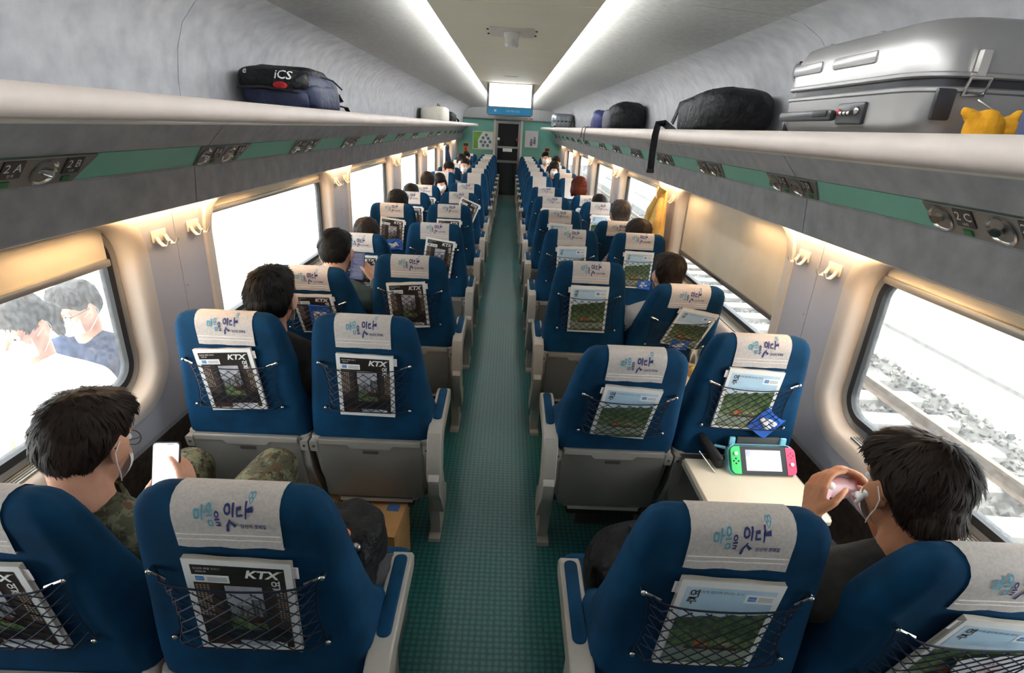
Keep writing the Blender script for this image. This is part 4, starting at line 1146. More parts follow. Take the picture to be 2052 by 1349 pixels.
def person(label, head, root, rz=0, hyaw=0, hpitch=0, hroll=0, skin='skin', hair='hair_black', style='short', shirt='shirt_black', pants='pants_dark', sleeve='short', hands=None, level=0, mask=False, glasses=False, hs=1.0, stand=False, group=None, collar=False, lean=0, bald=False, earbud=False, fluff=0, knees=None):
    P = thing('person', label, 'person', root, rz, group)
    inv = (Matrix.Translation(root) @ Matrix.Rotation(rz, 4, 'Z')).inverted()
    H = inv @ Vector(head)
    HR = (Matrix.Rotation(R(hyaw), 4, 'Z') @ Matrix.Rotation(R(-hpitch), 4, 'X') @ Matrix.Rotation(R(hroll), 4, 'Y')).to_3x3()
    def h(x, y, z): return H + HR @ Vector((x, y, z)) * hs
    def he(c, r, e=(0, 0, 0)): return ('e', h(*c), [q * hs for q in r], HR @ Euler(e).to_matrix())
    vox = (.017, .011, .0065)[level]
    # head
    B = [he((0, -.012, .035), (.076, .094, .084)), he((0, .022, -.03), (.064, .068, .082)), he((0, .042, -.083), (.044, .043, .03)), he((0, .072, .022), (.05, .02, .016)),
         ('c', h(0, .088, .008), .008 * hs, h(0, .108, -.028), .0115 * hs), he((0, .086, -.062), (.024, .012, .011)), he((0, .075, -.095), (.022, .02, .016)), he((.04, .06, -.03), (.02, .022, .022)), he((-.04, .06, -.03), (.02, .022, .022))]
    for s in (-1, 1):
        B += [he((s * .084, -.004, -.006), (.008, .023, .034), (R(-12), 0, R(-s * 26))), he((s * .076, .004, -.034), (.007, .011, .013))]
    N = H + Vector((0, -.035, -.165 * hs)) + HR @ Vector((0, -.01, 0)) * .5
    B.append(('c', h(0, -.03, -.05), .054 * hs, N + Vector((0, 0, .0)), .058))
    # trunk
    hipz = .56 if not stand else .90
    hip = Vector((0, -.02, hipz))
    Sc = N + Vector((0, -.012, -.055))
    up = (N - hip).normalized()
    xs = Vector((1, 0, 0))
    mid = hip.lerp(Sc, .5)
    T = [('c', hip + xs * .055, .115, mid + xs * .045, .112), ('c', hip - xs * .055, .115, mid - xs * .045, .112), ('c', mid + xs * .05, .112, Sc + xs * .075 - up * .06, .095), ('c', mid - xs * .05, .112, Sc - xs * .075 - up * .06, .095),
         ('c', Sc - up * .04, .08, N + up * .005, .05)]
    SH = {}
    for s in (-1, 1):
        SH[s] = Sc + xs * s * .175 - up * .025
        T.append(('c', N - up * .012 + xs * s * .035, .045, SH[s], .06))
    # legs
    Lg = []; Ft = []
    if not stand:
        for s in (-1, 1):
            kn = Vector((s * .125, .44, .575)) if not knees else inv @ Vector(knees[(s + 1) // 2]); an = Vector((kn.x, kn.y - .01, .11))
            Lg += [('c', hip + Vector((s * .085, .0, -.02)), .092, kn, .066), ('c', kn, .064, an, .042)]
            Ft += [('c', an + Vector((0, -.02, -.055)), .045, an + Vector((0, .15, -.065)), .038)]
    else:
        for s in (-1, 1):
            kn = Vector((s * .09, .01, .48)); an = Vector((s * .09, -.02, .1))
            Lg += [('c', hip + Vector((s * .08, 0, -.03)), .09, kn, .06), ('c', kn, .058, an, .042)]; Ft += [('c', an + Vector((0, -.02, -.05)), .045, an + Vector((0, .15, -.06)), .038)]
    # arms
    A = {'u': [], 'f': []}; Hn = []
    for i, s in enumerate((-1, 1)):
        hd = hands[i] if hands and hands[i] else None
        if hd: wr = inv @ Vector(hd[0]); fd = inv.to_3x3() @ Vector(hd[1]); pn = inv.to_3x3() @ Vector(hd[2]); cu = hd[3]
        elif stand: wr = SH[s] + Vector((s * .06, .12, -.47)); fd = Vector((0, .15, -1)); pn = Vector((-s, 0, 0)); cu = 18
        else: wr = Vector((s * .13, .33, .68)); fd = Vector((-s * .25, 1, -.15)); pn = Vector((0, 0, -1)); cu = 14
        el, wr = ik(SH[s], wr, .29, .255, (s * .45, -.35, -1))
        A['u'].append(('c', SH[s], .055, el, .043)); A['f'].append(('c', el, .042, wr, .029))
        if level or hd:
            sd = 1 if (fd.cross(pn)).dot(Vector((-s, 0, .6)) if pn.z < -.5 else Vector((0, -.2, 1))) > 0 else -1
            Hn += hand_blobs(wr, fd, pn, sd, cu)
        else: Hn += hand_blobs(wr, fd, pn, 1, cu)
    body = blob_mesh(B + T + Lg + A['u'] + A['f'] + Hn + Ft, vox, 2)
    body.materials.append(MATS[skin]); link('body', body, P)
    # clothes
    sh = T + [('c', b[1], b[2] + .004, b[3] if sleeve == 'long' else b[1].lerp(b[3], .72), b[4] + .006) for b in A['u']]
    if sleeve == 'long': sh += [('c', b[1], b[2] + .004, b[1].lerp(b[3], .93), b[4] + .006) for b in A['f']]
    neckless = [b for b in sh]
    neckless[4] = ('c', Sc - up * .04, .08, N - up * .025, .056)
    m = blob_mesh(neckless, max(vox * 1.15, .009), 3, disp=(.006, 11), grow=.011); m.materials.append(MATS[shirt]); so = link('shirt', m, P)
    m = blob_mesh(Lg + [('c', hip + Vector((.05, 0, -.02)), .118, hip + Vector((-.05, 0, -.02)), .118)], max(vox * 1.2, .011), 3, disp=(.008, 10), grow=.013); m.materials.append(MATS[pants]); link('trousers', m, P)
    for b in Ft:
        m = MB(); cap_blob(m, b[1], b[2] + .008, b[3], b[4] + .008); m.build('shoe', 'shoe', P)
    if collar:
        m = MB(); n = 20; rings = []
        for i in range(n + 1):
            a = R(60 + 360 * i / n * .93 - 0); c0 = N + up * .0
            d = Vector((math.cos(a) * 1.0, math.sin(a) * .95, 0))
            rings.append([c0 + d * .074 - up * .03, c0 + d * .066 + up * .035, c0 + d * .072 + up * .037, c0 + d * .088 - up * .02])
        m.loft(rings); m.build('collar', shirt, so)
    # hair
    hb = [he((0, -.016, .046), (.084, .100, .086)), he((0, -.046, .008), (.079, .066, .074))] + [he((s * .066, -.036, .028), (.019, .048, .042)) for s in (-1, 1)]
    if style == 'fluffy': hb += [he((0, .012, .075), (.082, .086, .062)), he((0, -.04, .052), (.087, .085, .082)), he((0, -.068, -.03), (.064, .045, .05))]
    if style == 'short': hb += [he((0, .03, .085), (.07, .065, .045))]
    if style == 'bob': hb += [he((0, -.045, -.012), (.09, .07, .085)), he((0, .0, .055), (.092, .1, .086))] + [he((s * .068, .0, -.015), (.03, .055, .072)) for s in (-1, 1)]
    if style == 'long': hb += [he((0, -.055, -.06), (.09, .065, .14)), he((0, -.06, -.16), (.085, .05, .12)), he((0, .0, .06), (.088, .1, .082))] + [he((s * .07, .005, -.06), (.027, .05, .13)) for s in (-1, 1)]
    if style == 'pony': hb += [he((0, -.09, .02), (.05, .05, .05)), ('c', h(0, -.11, .02), .03, h(0, -.17, -.04), .038), ('c', h(0, -.17, -.04), .038, h(0, -.18, -.14), .02)]
    hm = blob_mesh(hb, (.011, .008, .006)[level], 2, disp=(.004, 45), grow=fluff); hm.materials.append(MATS[hair]); ho = link('hair', hm, P)
    if level >= 1:
        rnd = random.Random(len(label)); crown = h(.012, -.055, .125); m = MB(); vs_ = hm.vertices; nn = 4200 if level == 2 else 1200
        Lm = 1.15 if style == 'fluffy' else 1
        HI = HR.inverted()
        for _ in range(nn):
            v = vs_[rnd.randrange(len(vs_))]; n0 = v.normal.copy(); p0 = v.co.copy()
            d = (p0 - crown) + Vector((rnd.gauss(0, .02), rnd.gauss(0, .02), rnd.gauss(0, .02) - .03)); d = d - n0 * d.dot(n0)
            if d.length < 1e-4: continue
            d.normalize(); w = d.cross(n0) * rnd.uniform(.0012, .0026); L = rnd.uniform(.022, .042) * Lm; lift = rnd.uniform(0, .0035) * Lm
            q = [p0 + d * L * t - n0 * (L * t) ** 2 * 4.2 + n0 * (.0008 + lift * t) for t in (0, .35, .7, 1)]
            tl = HI @ (q[3] - H) / hs
            if style in ('short', 'fluffy') and ((tl.z < .032 and tl.y > -.038) or tl.z < -.075): continue
            k = len(m.v); m.v += [q[0] + w, q[0] - w, q[1] + w * 1.1, q[1] - w * 1.1, q[2] + w * .8, q[2] - w * .8, q[3]]
            m.f += [[k, k + 1, k + 3, k + 2], [k + 2, k + 3, k + 5, k + 4], [k + 4, k + 5, k + 6]]; m.m += [0, 0, 0]
        so_ = link('hair_strands', m.mesh('hair_strands', hair, 180), ho); tag(so_, kind='stuff')
    # face details
    for s in (-1, 1):
        m = MB(); m.ell(h(s * .031, .08, .004), [.011 * hs] * 3, u=10, v=8); e = m.build('eye', 'eye_white', P)
        m = MB(); m.ell(h(s * .031, .0885, .004), [.0048 * hs] * 3, u=8, v=6); m.build('iris', 'hair_black', e)
    if not mask:
        m = MB(); m.tube([h(-.02, .094, -.06), h(-.008, .1, -.058), h(.008, .1, -.058), h(.02, .094, -.06)], [.002, .0045, .0045, .002], 6); m.build('lips', 'skin_tan', P)
    if mask:
        m = MB(); rings = []
        for i in range(13):
            a = R(-64 + 128 * i / 12); r = []
            for j in range(9):
                z = -.098 + .092 * j / 8; k_ = math.sin(math.pi * (j + .6) / 9.2)
                rx = .053 + .018 * k_; ry = .062 + .036 * k_
                r.append(h(rx * math.sin(a), .018 + ry * math.cos(a), z))
            rings.append(r)
        m.loft(rings, cap=False, ring_closed=False); mk = m.build('face_mask', 'mask_white', P)
        for s in (-1, 1):
            for zz, ze in ((-.02, .016), (-.09, -.036)):
                m = MB(); m.tube([h(s * .066, .035, zz), h(s * .078, .012, (zz + ze) / 2), h(s * .086, -.012, ze), h(s * .087, -.022, -.01)], .0013, 5); m.build('ear_loop', 'mask_white', mk)
    if glasses:
        g = MB()
        for s in (-1, 1):
            g.tube([h(s * .034 + .024 * math.cos(t), .098 - abs(.024 * math.cos(t)) * .15, .0 + .018 * math.sin(t)) for t in [2 * math.pi * k / 16 for k in range(16)]], .0012, 5, closed=True)
            g.tube([h(s * .058, .094, .006), h(s * .074, .06, .01), h(s * .082, .0, .012), h(s * .083, -.02, .0)], .0013, 5)
        g.tube([h(-.01, .098, .003), h(0, .101, .006), h(.01, .098, .003)], .0012, 5)
        go = g.build('glasses', 'black', P)
    if earbud:
        s = earbud; m = MB(); m.ell(h(s * .09, .01, -.010), (.0095, .0095, .009), u=10, v=8); m.tube([h(s * .093, .012, -.012), h(s * .091, .038, -.042)], .0045, 8); m.build('earbud', 'earbud', P)
    return P
def seat_root(side, where, k, dy=.31):
    t = SEATS[(side, where, k)][0]; return Vector((t.location.x, t.location.y + (dy if k < 7 else -dy), 0))
# soldier with a phone, first row window seat on the platform side
PHONE1 = at_y(333, 940, 1.30)
hs_ = (PHONE1 + Vector((.066, -.04, -.115)), (-.12, .45, .85), (-1, .1, 0), 14)
person('person in camouflage uniform with glasses and mask looking down at a white phone', at_x(176, 888, -.93), seat_root('L', 'W', 0), 0, -4, 22, 2, 'skin', 'hair_brown', 'short', 'camo', 'camo', 'long', [(PHONE1 + Vector((-.075, -.02, -.15)), (.15, .5, .8), (1, .1, 0), 18), hs_], 2, True, True, .98, collar=True, knees=((-1.06, 1.58, .62), (-.77, 1.60, .62)))
person('black haired person in black shirt leaning between two platform side seats', at_y(546, 600, 1.95), Vector((-.84, SEAT_Y[1] + .33, 0)), 0, 3, 6, 0, 'skin', 'hair_black', 'short', 'shirt_black', level=2, mask=True, hs=.96, fluff=.004)
PHONE3 = at_y(716, 533, 3.05)
person('grey green shirted person holding up a dark phone', at_y(674, 506, 2.86), seat_root('L', 'W', 2), 0, -2, 14, 0, 'skin', 'hair_black', 'short', 'shirt_sage', sleeve='long', hands=[None, (PHONE3 + Vector((.105, .0, -.085)), (-.55, .15, .75), (-.7, .5, -.3), 20)], level=1, mask=True, hs=1.0)
CR = 'seated passengers seen over the seat backs'
person('dark haired passenger behind the blue white netted seat, fourth row, platform side', at_y(735, 474, 3.85), seat_root('L', 'W', 3), 0, 5, 8, hair='hair_brown', style='bob', shirt='shirt_navy', level=1, group=CR)
person('dark haired passenger in fifth row window seat, platform side', at_y(797, 412, 4.75), seat_root('L', 'W', 4), 0, 0, 8, hair='hair_black', style='bob', shirt='shirt_charcoal', level=1, group=CR)
person('passenger with low dark head in sixth row window seat, platform side', at_y(824, 393, 5.70), seat_root('L', 'W', 5), 0, 0, 8, hair='hair_black', style='short', shirt='shirt_grey', group=CR)
person('short brown haired passenger in seventh row window seat, platform side', at_y(857, 366, 6.55), seat_root('L', 'W', 6), 0, 5, 5, hair='hair_brown', style='short', shirt='shirt_navy', group=CR)
person('long haired passenger in olive top leaning sideways, facing the other rows', at_y(882, 366, 7.75), Vector((-.85, 7.82, 0)), math.pi, 20, 12, 14, hair='hair_black', style='long', shirt='shirt_olive', sleeve='long', mask=True, group=CR)
person('masked passenger in grey top facing backwards in second reversed row, platform side', at_y(900, 341, 8.75), Vector((-.86, 8.82, 0)), math.pi, 10, 6, 0, hair='hair_black', style='fluffy', shirt='shirt_grey', sleeve='long', mask=True, level=1, group=CR)
person('bareheaded passenger in the aisle half of third reversed row, platform side', at_y(932, 332, 9.7), Vector((-.80, 9.74, 0)), math.pi, -10, 0, hair='hair_brown', style='short', shirt='shirt_charcoal', mask=True, group=CR)
person('dark haired passenger near the end wall poster, platform side', at_y(934, 316, 11.6), Vector((-.88, 11.6, 0)), math.pi, 0, 4, hair='hair_black', style='short', shirt='shirt_black', mask=True, group=CR)
person('dark haired passenger beneath the emergency sign, platform side', at_y(925, 323, 10.6), Vector((-.93, 10.64, 0)), math.pi, 0, 4, hair='hair_black', style='bob', shirt='shirt_white', mask=True, group=CR)
# boy with a pink game pad, first row window seat on the track side
PAD = at_y(1682, 985, 1.24)
person('dark shirted person with earbud and mask holding a pink game controller', at_x(1824, 985, .90), seat_root('R', 'W', 0) + Vector((0, .02, 0)), 0, 3, 14, 0, 'skin_tan', 'hair_brown', 'fluffy', 'shirt_charcoal', hands=[(PAD + Vector((-.1, -.055, -.045)), (.28, .55, .75), (.9, .15, -.1), 26), (PAD + Vector((.088, -.05, -.04)), (-.28, .55, .75), (-.9, .15, -.1), 26)], level=2, mask=True, hs=.97, earbud=-1, knees=((.83, 1.40, .525), (1.09, 1.40, .525)))
person('person in pale striped shirt with short dark hair, third row, track side', at_y(1338, 553, 2.86), seat_root('R', 'W', 2), 0, 4, 8, hair='hair_brown', style='fluffy', shirt='shirt_stripe', sleeve='long', level=1, mask=True, hs=.95)
person('dark brown haired passenger in fourth row window seat, track side', at_y(1278, 478, 3.99), seat_root('R', 'W', 3), 0, 0, 6, hair='hair_brown', style='bob', shirt='shirt_black', level=1, group=CR, hs=1.08)
person('grey haired passenger beside the hanging tan coat', at_y(1243, 432, 4.75), Vector((.985, SEAT_Y[4] + .31, 0)), 0, -6, 4, hair='hair_grey', style='fluffy', shirt='shirt_navy', level=1, group=CR)
person('dark haired passenger with low head in sixth row window seat, track side', at_y(1200, 414, 5.70), seat_root('R', 'W', 5), 0, 0, 6, hair='hair_black', style='short', shirt='shirt_charcoal', group=CR)
person('red haired passenger in yellow green top, seventh row, track side', at_y(1160, 378, 6.65), Vector((.89, SEAT_Y[6] + .31, 0)), 0, 6, 4, hair='hair_red', style='bob', shirt='shirt_olive', level=1, group=CR, hs=1.05)
person('brown haired passenger in third reversed row window seat, track side', at_y(1110, 339, 9.75), Vector((.86, 9.78, 0)), math.pi, 0, 4, hair='hair_brown', style='bob', shirt='shirt_black', mask=True, group=CR)
person('passenger in pale pink light behind a cream headrest, fourth reversed row, track side', at_y(1114, 327, 10.7), Vector((.95, 10.74, 0)), math.pi, 0, 4, hair='hair_black', style='short', shirt='shirt_grey', mask=True, group=CR)
person('passenger with black hair and white top below the end wall sign, track side', at_y(1093, 317, 11.6), Vector((.86, 11.64, 0)), math.pi, 0, 0, hair='hair_black', style='short', shirt='shirt_white', mask=True, group=CR)
# people on the platform beyond the window
pm = at_x(152, 618, -1.95); pm.z += 0
person('person with glasses and mask in grey polo standing on the platform', pm, Vector((pm.x, pm.y + .04, -.6)), math.pi, -6, 10, hair='hair_grey', style='short', shirt='shirt_navy', level=1, mask=True, glasses=True, stand=True)
pw = at_x(40, 655, -1.78)
person('person with a ponytail and blue mask strap in white top on the platform', pw, Vector((pw.x, pw.y + .04, -.6)), math.pi, 10, 14, hair='hair_grey', style='pony', shirt='shirt_white', level=1, mask=True, stand=True)
# ---------------------------------------------------------------- luggage and belongings
def sgn(x, e): return math.copysign(abs(x) ** e, x)
def soft(c, rad, e1=.45, e2=.45, u=32, v=18, r=(0, 0, 0), amp=0, sc=8, seed=0, mb=None):
    mb = mb or MB(); q = rotm(r); c = Vector(c); t = MB(); t.ell((0, 0, 0), (1, 1, 1), u=u, v=v); vs = []
    for j, p in enumerate(t.v):
        th = math.asin(max(-1, min(1, p.z))); ph = math.atan2(p.y, p.x)
        s = Vector((rad[0] * sgn(math.cos(th), e1) * sgn(math.cos(ph), e2), rad[1] * sgn(math.cos(th), e1) * sgn(math.sin(ph), e2), rad[2] * sgn(math.sin(th), e1)))
        if amp: s += s.normalized() * amp * (noise.noise((s + Vector((seed, seed, 0))) * sc) + .5 * noise.noise((s + Vector((0, seed, seed))) * sc * 2.3))
        vs.append(c + q @ s)
    mb.add(vs, t.f); return mb
def strap(mb, pts, w=.03, th=.004, nrm=(0, 0, 1)):
    pts = [Vector(p) for p in pts]; rings = []
    for i, p in enumerate(pts):
        d = (pts[min(i + 1, len(pts) - 1)] - pts[max(i - 1, 0)]).normalized(); n = Vector(nrm); s = d.cross(n)
        s = s.normalized() * w / 2 if s.length > 1e-4 else Vector((w / 2, 0, 0)); n2 = s.cross(d).normalized() * th / 2
        rings.append([p + s + n2, p - s + n2, p - s - n2, p + s - n2])
    return mb.loft(rings)
SHELF = 1.797
# navy backpack on the platform side rack
t = thing('backpack', 'navy backpack with white print lying on the platform side rack', 'backpack', (-1.0, 2.72, SHELF))
bag = soft((0, 0, .095), (.165, .25, .098), .5, .5, amp=.018, sc=7, seed=2); bag.build('main_bag', 'nylon_navy', t, smooth=60)
soft((.03, -.05, .165), (.12, .15, .035), .6, .6, amp=.01, sc=9, seed=5, mb=bag)
fp = soft((.03, -.05, .165), (.12, .15, .035), .6, .6, amp=.01, sc=9, seed=5); fp.build('front_panel', 'nylon_black', t, smooth=60)
soft((.13, -.02, .075), (.045, .2, .06), .6, .6, amp=.012, sc=10, seed=8, mb=bag)
soft((.13, -.02, .075), (.045, .2, .06), .6, .6, amp=.012, sc=10, seed=8).build('side_pocket', 'nylon_navy', t, smooth=60)
def decal(src, vs, fs, F, d, name, mat, par, off=.002):
    bv = BVHTree.FromPolygons([tuple(v) for v in src.v], src.f); mb = MB(); out = []
    for v in vs:
        p = F @ v; hit = bv.ray_cast(p, Vector(d).normalized()); out.append(hit[0] - Vector(d).normalized() * off if hit[0] else None)
    fs = [f for f in fs if all(out[i] is not None for i in f)]; used = sorted({i for f in fs for i in f}); mp = {i: j for j, i in enumerate(used)}
    mb.add([out[i] for i in used], [[mp[i] for i in f] for f in fs]); return mb.build(name, mat, par, smooth=0, fix=False)
fl = soft((.0, -.17, .135), (.15, .1, .055), .6, .6, amp=.016, sc=9, seed=15); fl.build('top_flap', 'nylon_black', t, smooth=60)
pk = soft((.03, -.215, .06), (.115, .045, .055), .6, .6, amp=.014, sc=11, seed=17); pk.build('front_pocket', 'nylon_navy', t, smooth=60)
soft((.0, -.17, .135), (.15, .1, .055), .6, .6, amp=.016, sc=9, seed=15, mb=bag); soft((.03, -.215, .06), (.115, .045, .055), .6, .6, amp=.014, sc=11, seed=17, mb=bag)
DV = (0, 1, -.2)
def near_face(x, z): return frame((x, -.6, z + .075), (1, 0, 0), (0, .2, 1))
decal(bag, *text_geo('iCS', .05, .15, .01), near_face(.06, .145), DV, 'print', 'number_white', t, .004)
decal(bag, *text_geo('e', .04, 0, .01), near_face(-.1, .16), DV, 'print', 'number_white', t, .004)
mb = MB(); mb.ell((0, 0, 0), (.03, .013, .001), u=16, v=4)
decal(bag, [v for v in mb.v], mb.f, near_face(.05, .105), DV, 'red_patch', 'red_tag', t, .004)
mb = MB(); mb.tube([(-.13, -.27, .1), (-.02, -.285, .105), (.1, -.275, .095), (.155, -.2, .08)], .005, 6); mb.build('zipper', 'dark_plastic', t)
mb = MB(); mb.tube([(.10, -.2, .165), (.14, -.1, .172), (.17, .05, .16), (.175, .17, .13)], .004, 6); mb.build('zipper', 'nylon_black', t)
for z0, dx in ((.12, 0), (.06, .04)):
    mb = MB(); strap(mb, [(.08 + dx, .22, z0), (.12 + dx, .28, z0 - .01), (.13 + dx, .31, z0 - .04), (.10 + dx, .29, z0 - .055)], .03); mb.build('strap', 'nylon_black', t)
# white bag and black bag further along the same rack
t = thing('travel_bag', 'white canvas bag with olive trim and handle on the platform side rack', 'bag', (-.98, 7.6, SHELF))
soft((0, 0, .1), (.17, .26, .1), .35, .4, amp=.01, sc=6, seed=1).build('main_bag', 'canvas_white', t, smooth=60)
soft((-.02, .24, .1), (.15, .04, .098), .5, .5, amp=.008).build('end_panel', 'canvas_olive', t, smooth=60)
mb = MB(); mb.tube([(.05, -.12, .19), (.05, -.1, .225), (.05, .06, .225), (.05, .08, .19)], .01, 8); mb.build('handle', 'canvas_olive', t)
t = thing('travel_bag', 'small black soft bag beyond the white canvas bag', 'bag', (-.98, 8.75, SHELF))
soft((0, 0, .085), (.16, .35, .086), .6, .5, amp=.015, sc=6, seed=4).build('main_bag', 'nylon_black', t, smooth=60)
mb = MB(); strap(mb, [(.1, .2, .12), (.17, .3, .06), (.17, .38, .01)], .03); mb.build('strap', 'nylon_black', t)
# big silver suitcase on the track side rack
def suitcase(label, loc, L, W, Hh, mat, trim='case_dark', ribs=((.0, .2),), rz=0):
    """lies flat: L along the car, W across, Hh high; local -X face looks at the aisle"""
    t = thing('suitcase', label, 'suitcase', loc, rz)
    rr = .055
    def shell(z0, z1, flip, name):
        mb = MB(); rings = []
        for f in (0, .15, .4, 1):
            a = (1 - f) * math.pi / 2; ins = rr * (1 - math.cos(math.pi / 2 * (1 - f))) if False else rr * (1 - math.sin(f * math.pi / 2))
            z = (z1 - rr * .9 * (1 - math.sin((1 - f) * math.pi / 2)) if not flip else z0 + rr * .9 * (1 - math.sin((1 - f) * math.pi / 2)))
            rings.append([Vector((x, y, z)) for x, y in rrect(W - 2 * ins * .8, L - 2 * ins * .8, .085, 6)])
        e = z0 if not flip else z1
        rings.append([Vector((x, y, e)) for x, y in rrect(W, L, .085, 6)])
        if flip: pass
        mb.loft(rings); return mb.build(name, mat, t, smooth=45)
    zc = Hh * .52
    s1 = shell(zc + .012, Hh, False, 'upper_shell'); s2 = shell(.006, zc - .012, True, 'lower_shell')
    mb = MB(); mb.loft([[Vector((x, y, z)) for x, y in rrect(W - .012, L - .012, .08, 6)] for z in (zc - .014, zc + .014)]); z_ = mb.build('zipper_band', trim, t)
    for dz in (-.014, .014):
        mb = MB(); mb.loft([[Vector((x, y, zc + dz + d)) for x, y in rrect(W + g, L + g, .086, 6)] for d, g in ((-.006, 0), (-.003, .008), (.003, .008), (.006, 0))]); mb.build('rim_bead', mat, t)
    return t, zc
t, zc = suitcase('large silver hard shell suitcase with combination lock on the track side rack', (1.005, 1.49, SHELF), .62, .33, .255, 'case_silver')
X = -.165
for y0, y1 in ((-.13, .05), (.10, .25)):
    mb = MB(); mb.rbox((X + .004, (y0 + y1) / 2, zc + .062), (.022, y1 - y0, .03), .01); mb.build('raised_rib', 'case_silver', t)
    mb = MB(); mb.rbox((-.02, (y0 + y1) / 2, .252), (.22, .04, .014), .006); mb.build('raised_rib', 'case_silver', t)
mb = MB(); mb.rbox((X - .007, .12, .072), (.02, .28, .026), .008); mb.build('side_handle', 'case_dark', t)
mb = MB(); mb.rbox((X - .016, .03, .076), (.008, .07, .016), .004); mb.build('handle_grip', 'black', t)
mb = MB(); mb.rbox((X - .002, -.085, .075), (.014, .11, .05), .006); lk = mb.build('lock_plate', 'case_dark', t)
for j in range(3):
    mb = MB(); mb.tube([(X - .012, -.095 + .016 * j - .005, .076), (X - .012, -.095 + .016 * j + .005, .076)], .006, 10); mb.build('number_wheel', 'chrome', lk)
mb = MB(); mb.ell((X - .011, -.118, .08), (.004, .009, .009)); mb.build('lock_button', 'steel', lk)
mb = MB(); mb.ell((X - .011, -.045, .08), (.004, .006, .006)); mb.build('lock_light', 'red_tag', lk)
for z in (.05, .205):
    mb = MB(); mb.lathe([(.001, -.012), (.026, -.012), (.03, -.006), (.03, .006), (.026, .012), (.001, .012)], 18, Matrix.Translation((-.11, .335, z)) @ Matrix.Rotation(R(90), 4, 'Y')); w = mb.build('wheel', 'dark_plastic', t)
    mb = MB(); mb.rbox((-.11, .315, z), (.05, .03, .045), .01); mb.build('wheel_fork', 'case_dark', t)
# buckle on the near end of the suitcase
mb = MB(); mb.tube([(-.09, -.318, .11), (-.09, -.325, .14), (-.05, -.325, .14), (-.05, -.318, .11)], .005, 8, closed=True); mb.box((-.07, -.318, .165), (.018, .012, .05)); mb.build('end_buckle', 'chrome', t)
mb = MB(); mb.rbox((-.12, -.312, .09), (.04, .012, .06), .005); mb.build('end_plate', 'case_dark', t)
# yellow charm and the denim bag cut by the picture edge
p = at_y(1985, 215, 1.10); p.z = SHELF
t = thing('plush_charm', 'yellow plush charm lying beside the end of the silver suitcase', 'charm', (p.x, p.y, SHELF))
m = blob_mesh([('e', (0, 0, .045), (.034, .03, .036)), ('e', (.042, -.01, .04), (.022, .02, .024)), ('c', (-.02, .0, .06), .016, (-.045, 0, .075), .008), ('c', (.03, 0, .05), .014, (.06, 0, .075), .008), ('c', (0, 0, .02), .018, (.04, -.02, .014), .012)], .004, 2, disp=(.002, 80)); m.materials.append(MATS['plush_yellow']); link('soft_body', m, t)
mb = MB(); mb.tube([(.02, 0, .06), (.035, .03, .08), (.02, .06, .1)], .002, 6); mb.build('cord', 'chrome', t)
t = thing('denim_bag', 'blue grey fabric bag end in front of the silver suitcase', 'bag', (.965, .975, SHELF))
soft((0, 0, .05), (.06, .06, .05), .6, .6, amp=.006, sc=12).build('main_bag', 'denim', t, smooth=60)
mb = MB(); mb.ell((-.05, -.02, .055), (.006, .006, .006)); mb.build('stud', 'chrome', t)
# black backpack with a long dangling strap
t = thing('backpack', 'black backpack with one strap hanging down over the track side rack', 'backpack', (1.0, 2.68, SHELF))
soft((0, 0, .105), (.16, .24, .107), .6, .55, amp=.02, sc=6, seed=3).build('main_bag', 'nylon_black', t, smooth=60)
soft((-.12, .03, .09), (.05, .19, .08), .6, .6, amp=.014, sc=8, seed=9).build('front_pocket', 'nylon_black', t, smooth=60)
mb = MB(); mb.tube([(-.15, -.14, .05), (-.15, -.12, .14), (-.1, -.08, .2), (0, -.06, .216)], .006, 6); mb.build('zipper', 'dark_plastic', t)
mb = MB(); strap(mb, [(-.08, .15, .18), (-.15, .2, .15), (-.17, .23, .06)], .035, .006, (-1, 0, 0)); mb.build('shoulder_strap', 'nylon_black', t)
sp = at_x(1322, 240, .765); s0 = Vector(t.location)
mb = MB(); strap(mb, [(-.16, .2, .02), (-.2, .27, .06), (sp.x - s0.x - .005, sp.y - s0.y, .055), (sp.x - s0.x - .012, sp.y - s0.y + .0, .0), (sp.x - s0.x - .014, sp.y - s0.y, -.08), (sp.x - s0.x - .012, sp.y - s0.y, -.17)], .034, .005, (0, 1, 0)); mb.build('hanging_strap', 'nylon_black', t)
mb = MB(); mb.rbox((sp.x - s0.x - .012, sp.y - s0.y, -.175), (.04, .01, .02), .004); mb.build('strap_end', 'dark_plastic', t)
# blue and black backpacks further on
t = thing('backpack', 'rounded charcoal backpack on the track side rack beyond the dangling strap', 'backpack', (1.02, 5.05, SHELF))
soft((0, 0, .125), (.15, .22, .126), .65, .6, amp=.015, sc=6, seed=12).build('main_bag', 'nylon_black', t, smooth=60)
soft((-.13, .06, .1), (.05, .17, .09), .6, .6, amp=.01, seed=4).build('front_pocket', 'nylon_grey', t, smooth=60)
mb = MB(); mb.tube([(-.05, -.18, .2), (-.02, -.1, .25), (0, .1, .25)], .006, 6); mb.build('top_handle', 'nylon_blue', t)
t = thing('backpack', 'deep blue soft bag with dangling cords next to the charcoal backpack', 'backpack', (.92, 5.72, SHELF))
soft((0, 0, .095), (.1, .22, .098), .7, .65, amp=.02, sc=8, seed=7).build('main_bag', 'nylon_blue', t, smooth=60)
mb = MB(); mb.tube([(-.09, -.05, .03), (-.13, 0, .045), (-.15, .05, .03), (-.157, .06, -.03), (-.157, .04, -.1)], .004, 6); mb.build('dangling_cord', 'black', t)
mb = MB(); mb.tube([(-.09, .15, .03), (-.13, .25, .045), (-.15, .3, .03), (-.157, .3, -.06), (-.156, .4, -.07)], .004, 6); mb.build('dangling_cord', 'black', t)
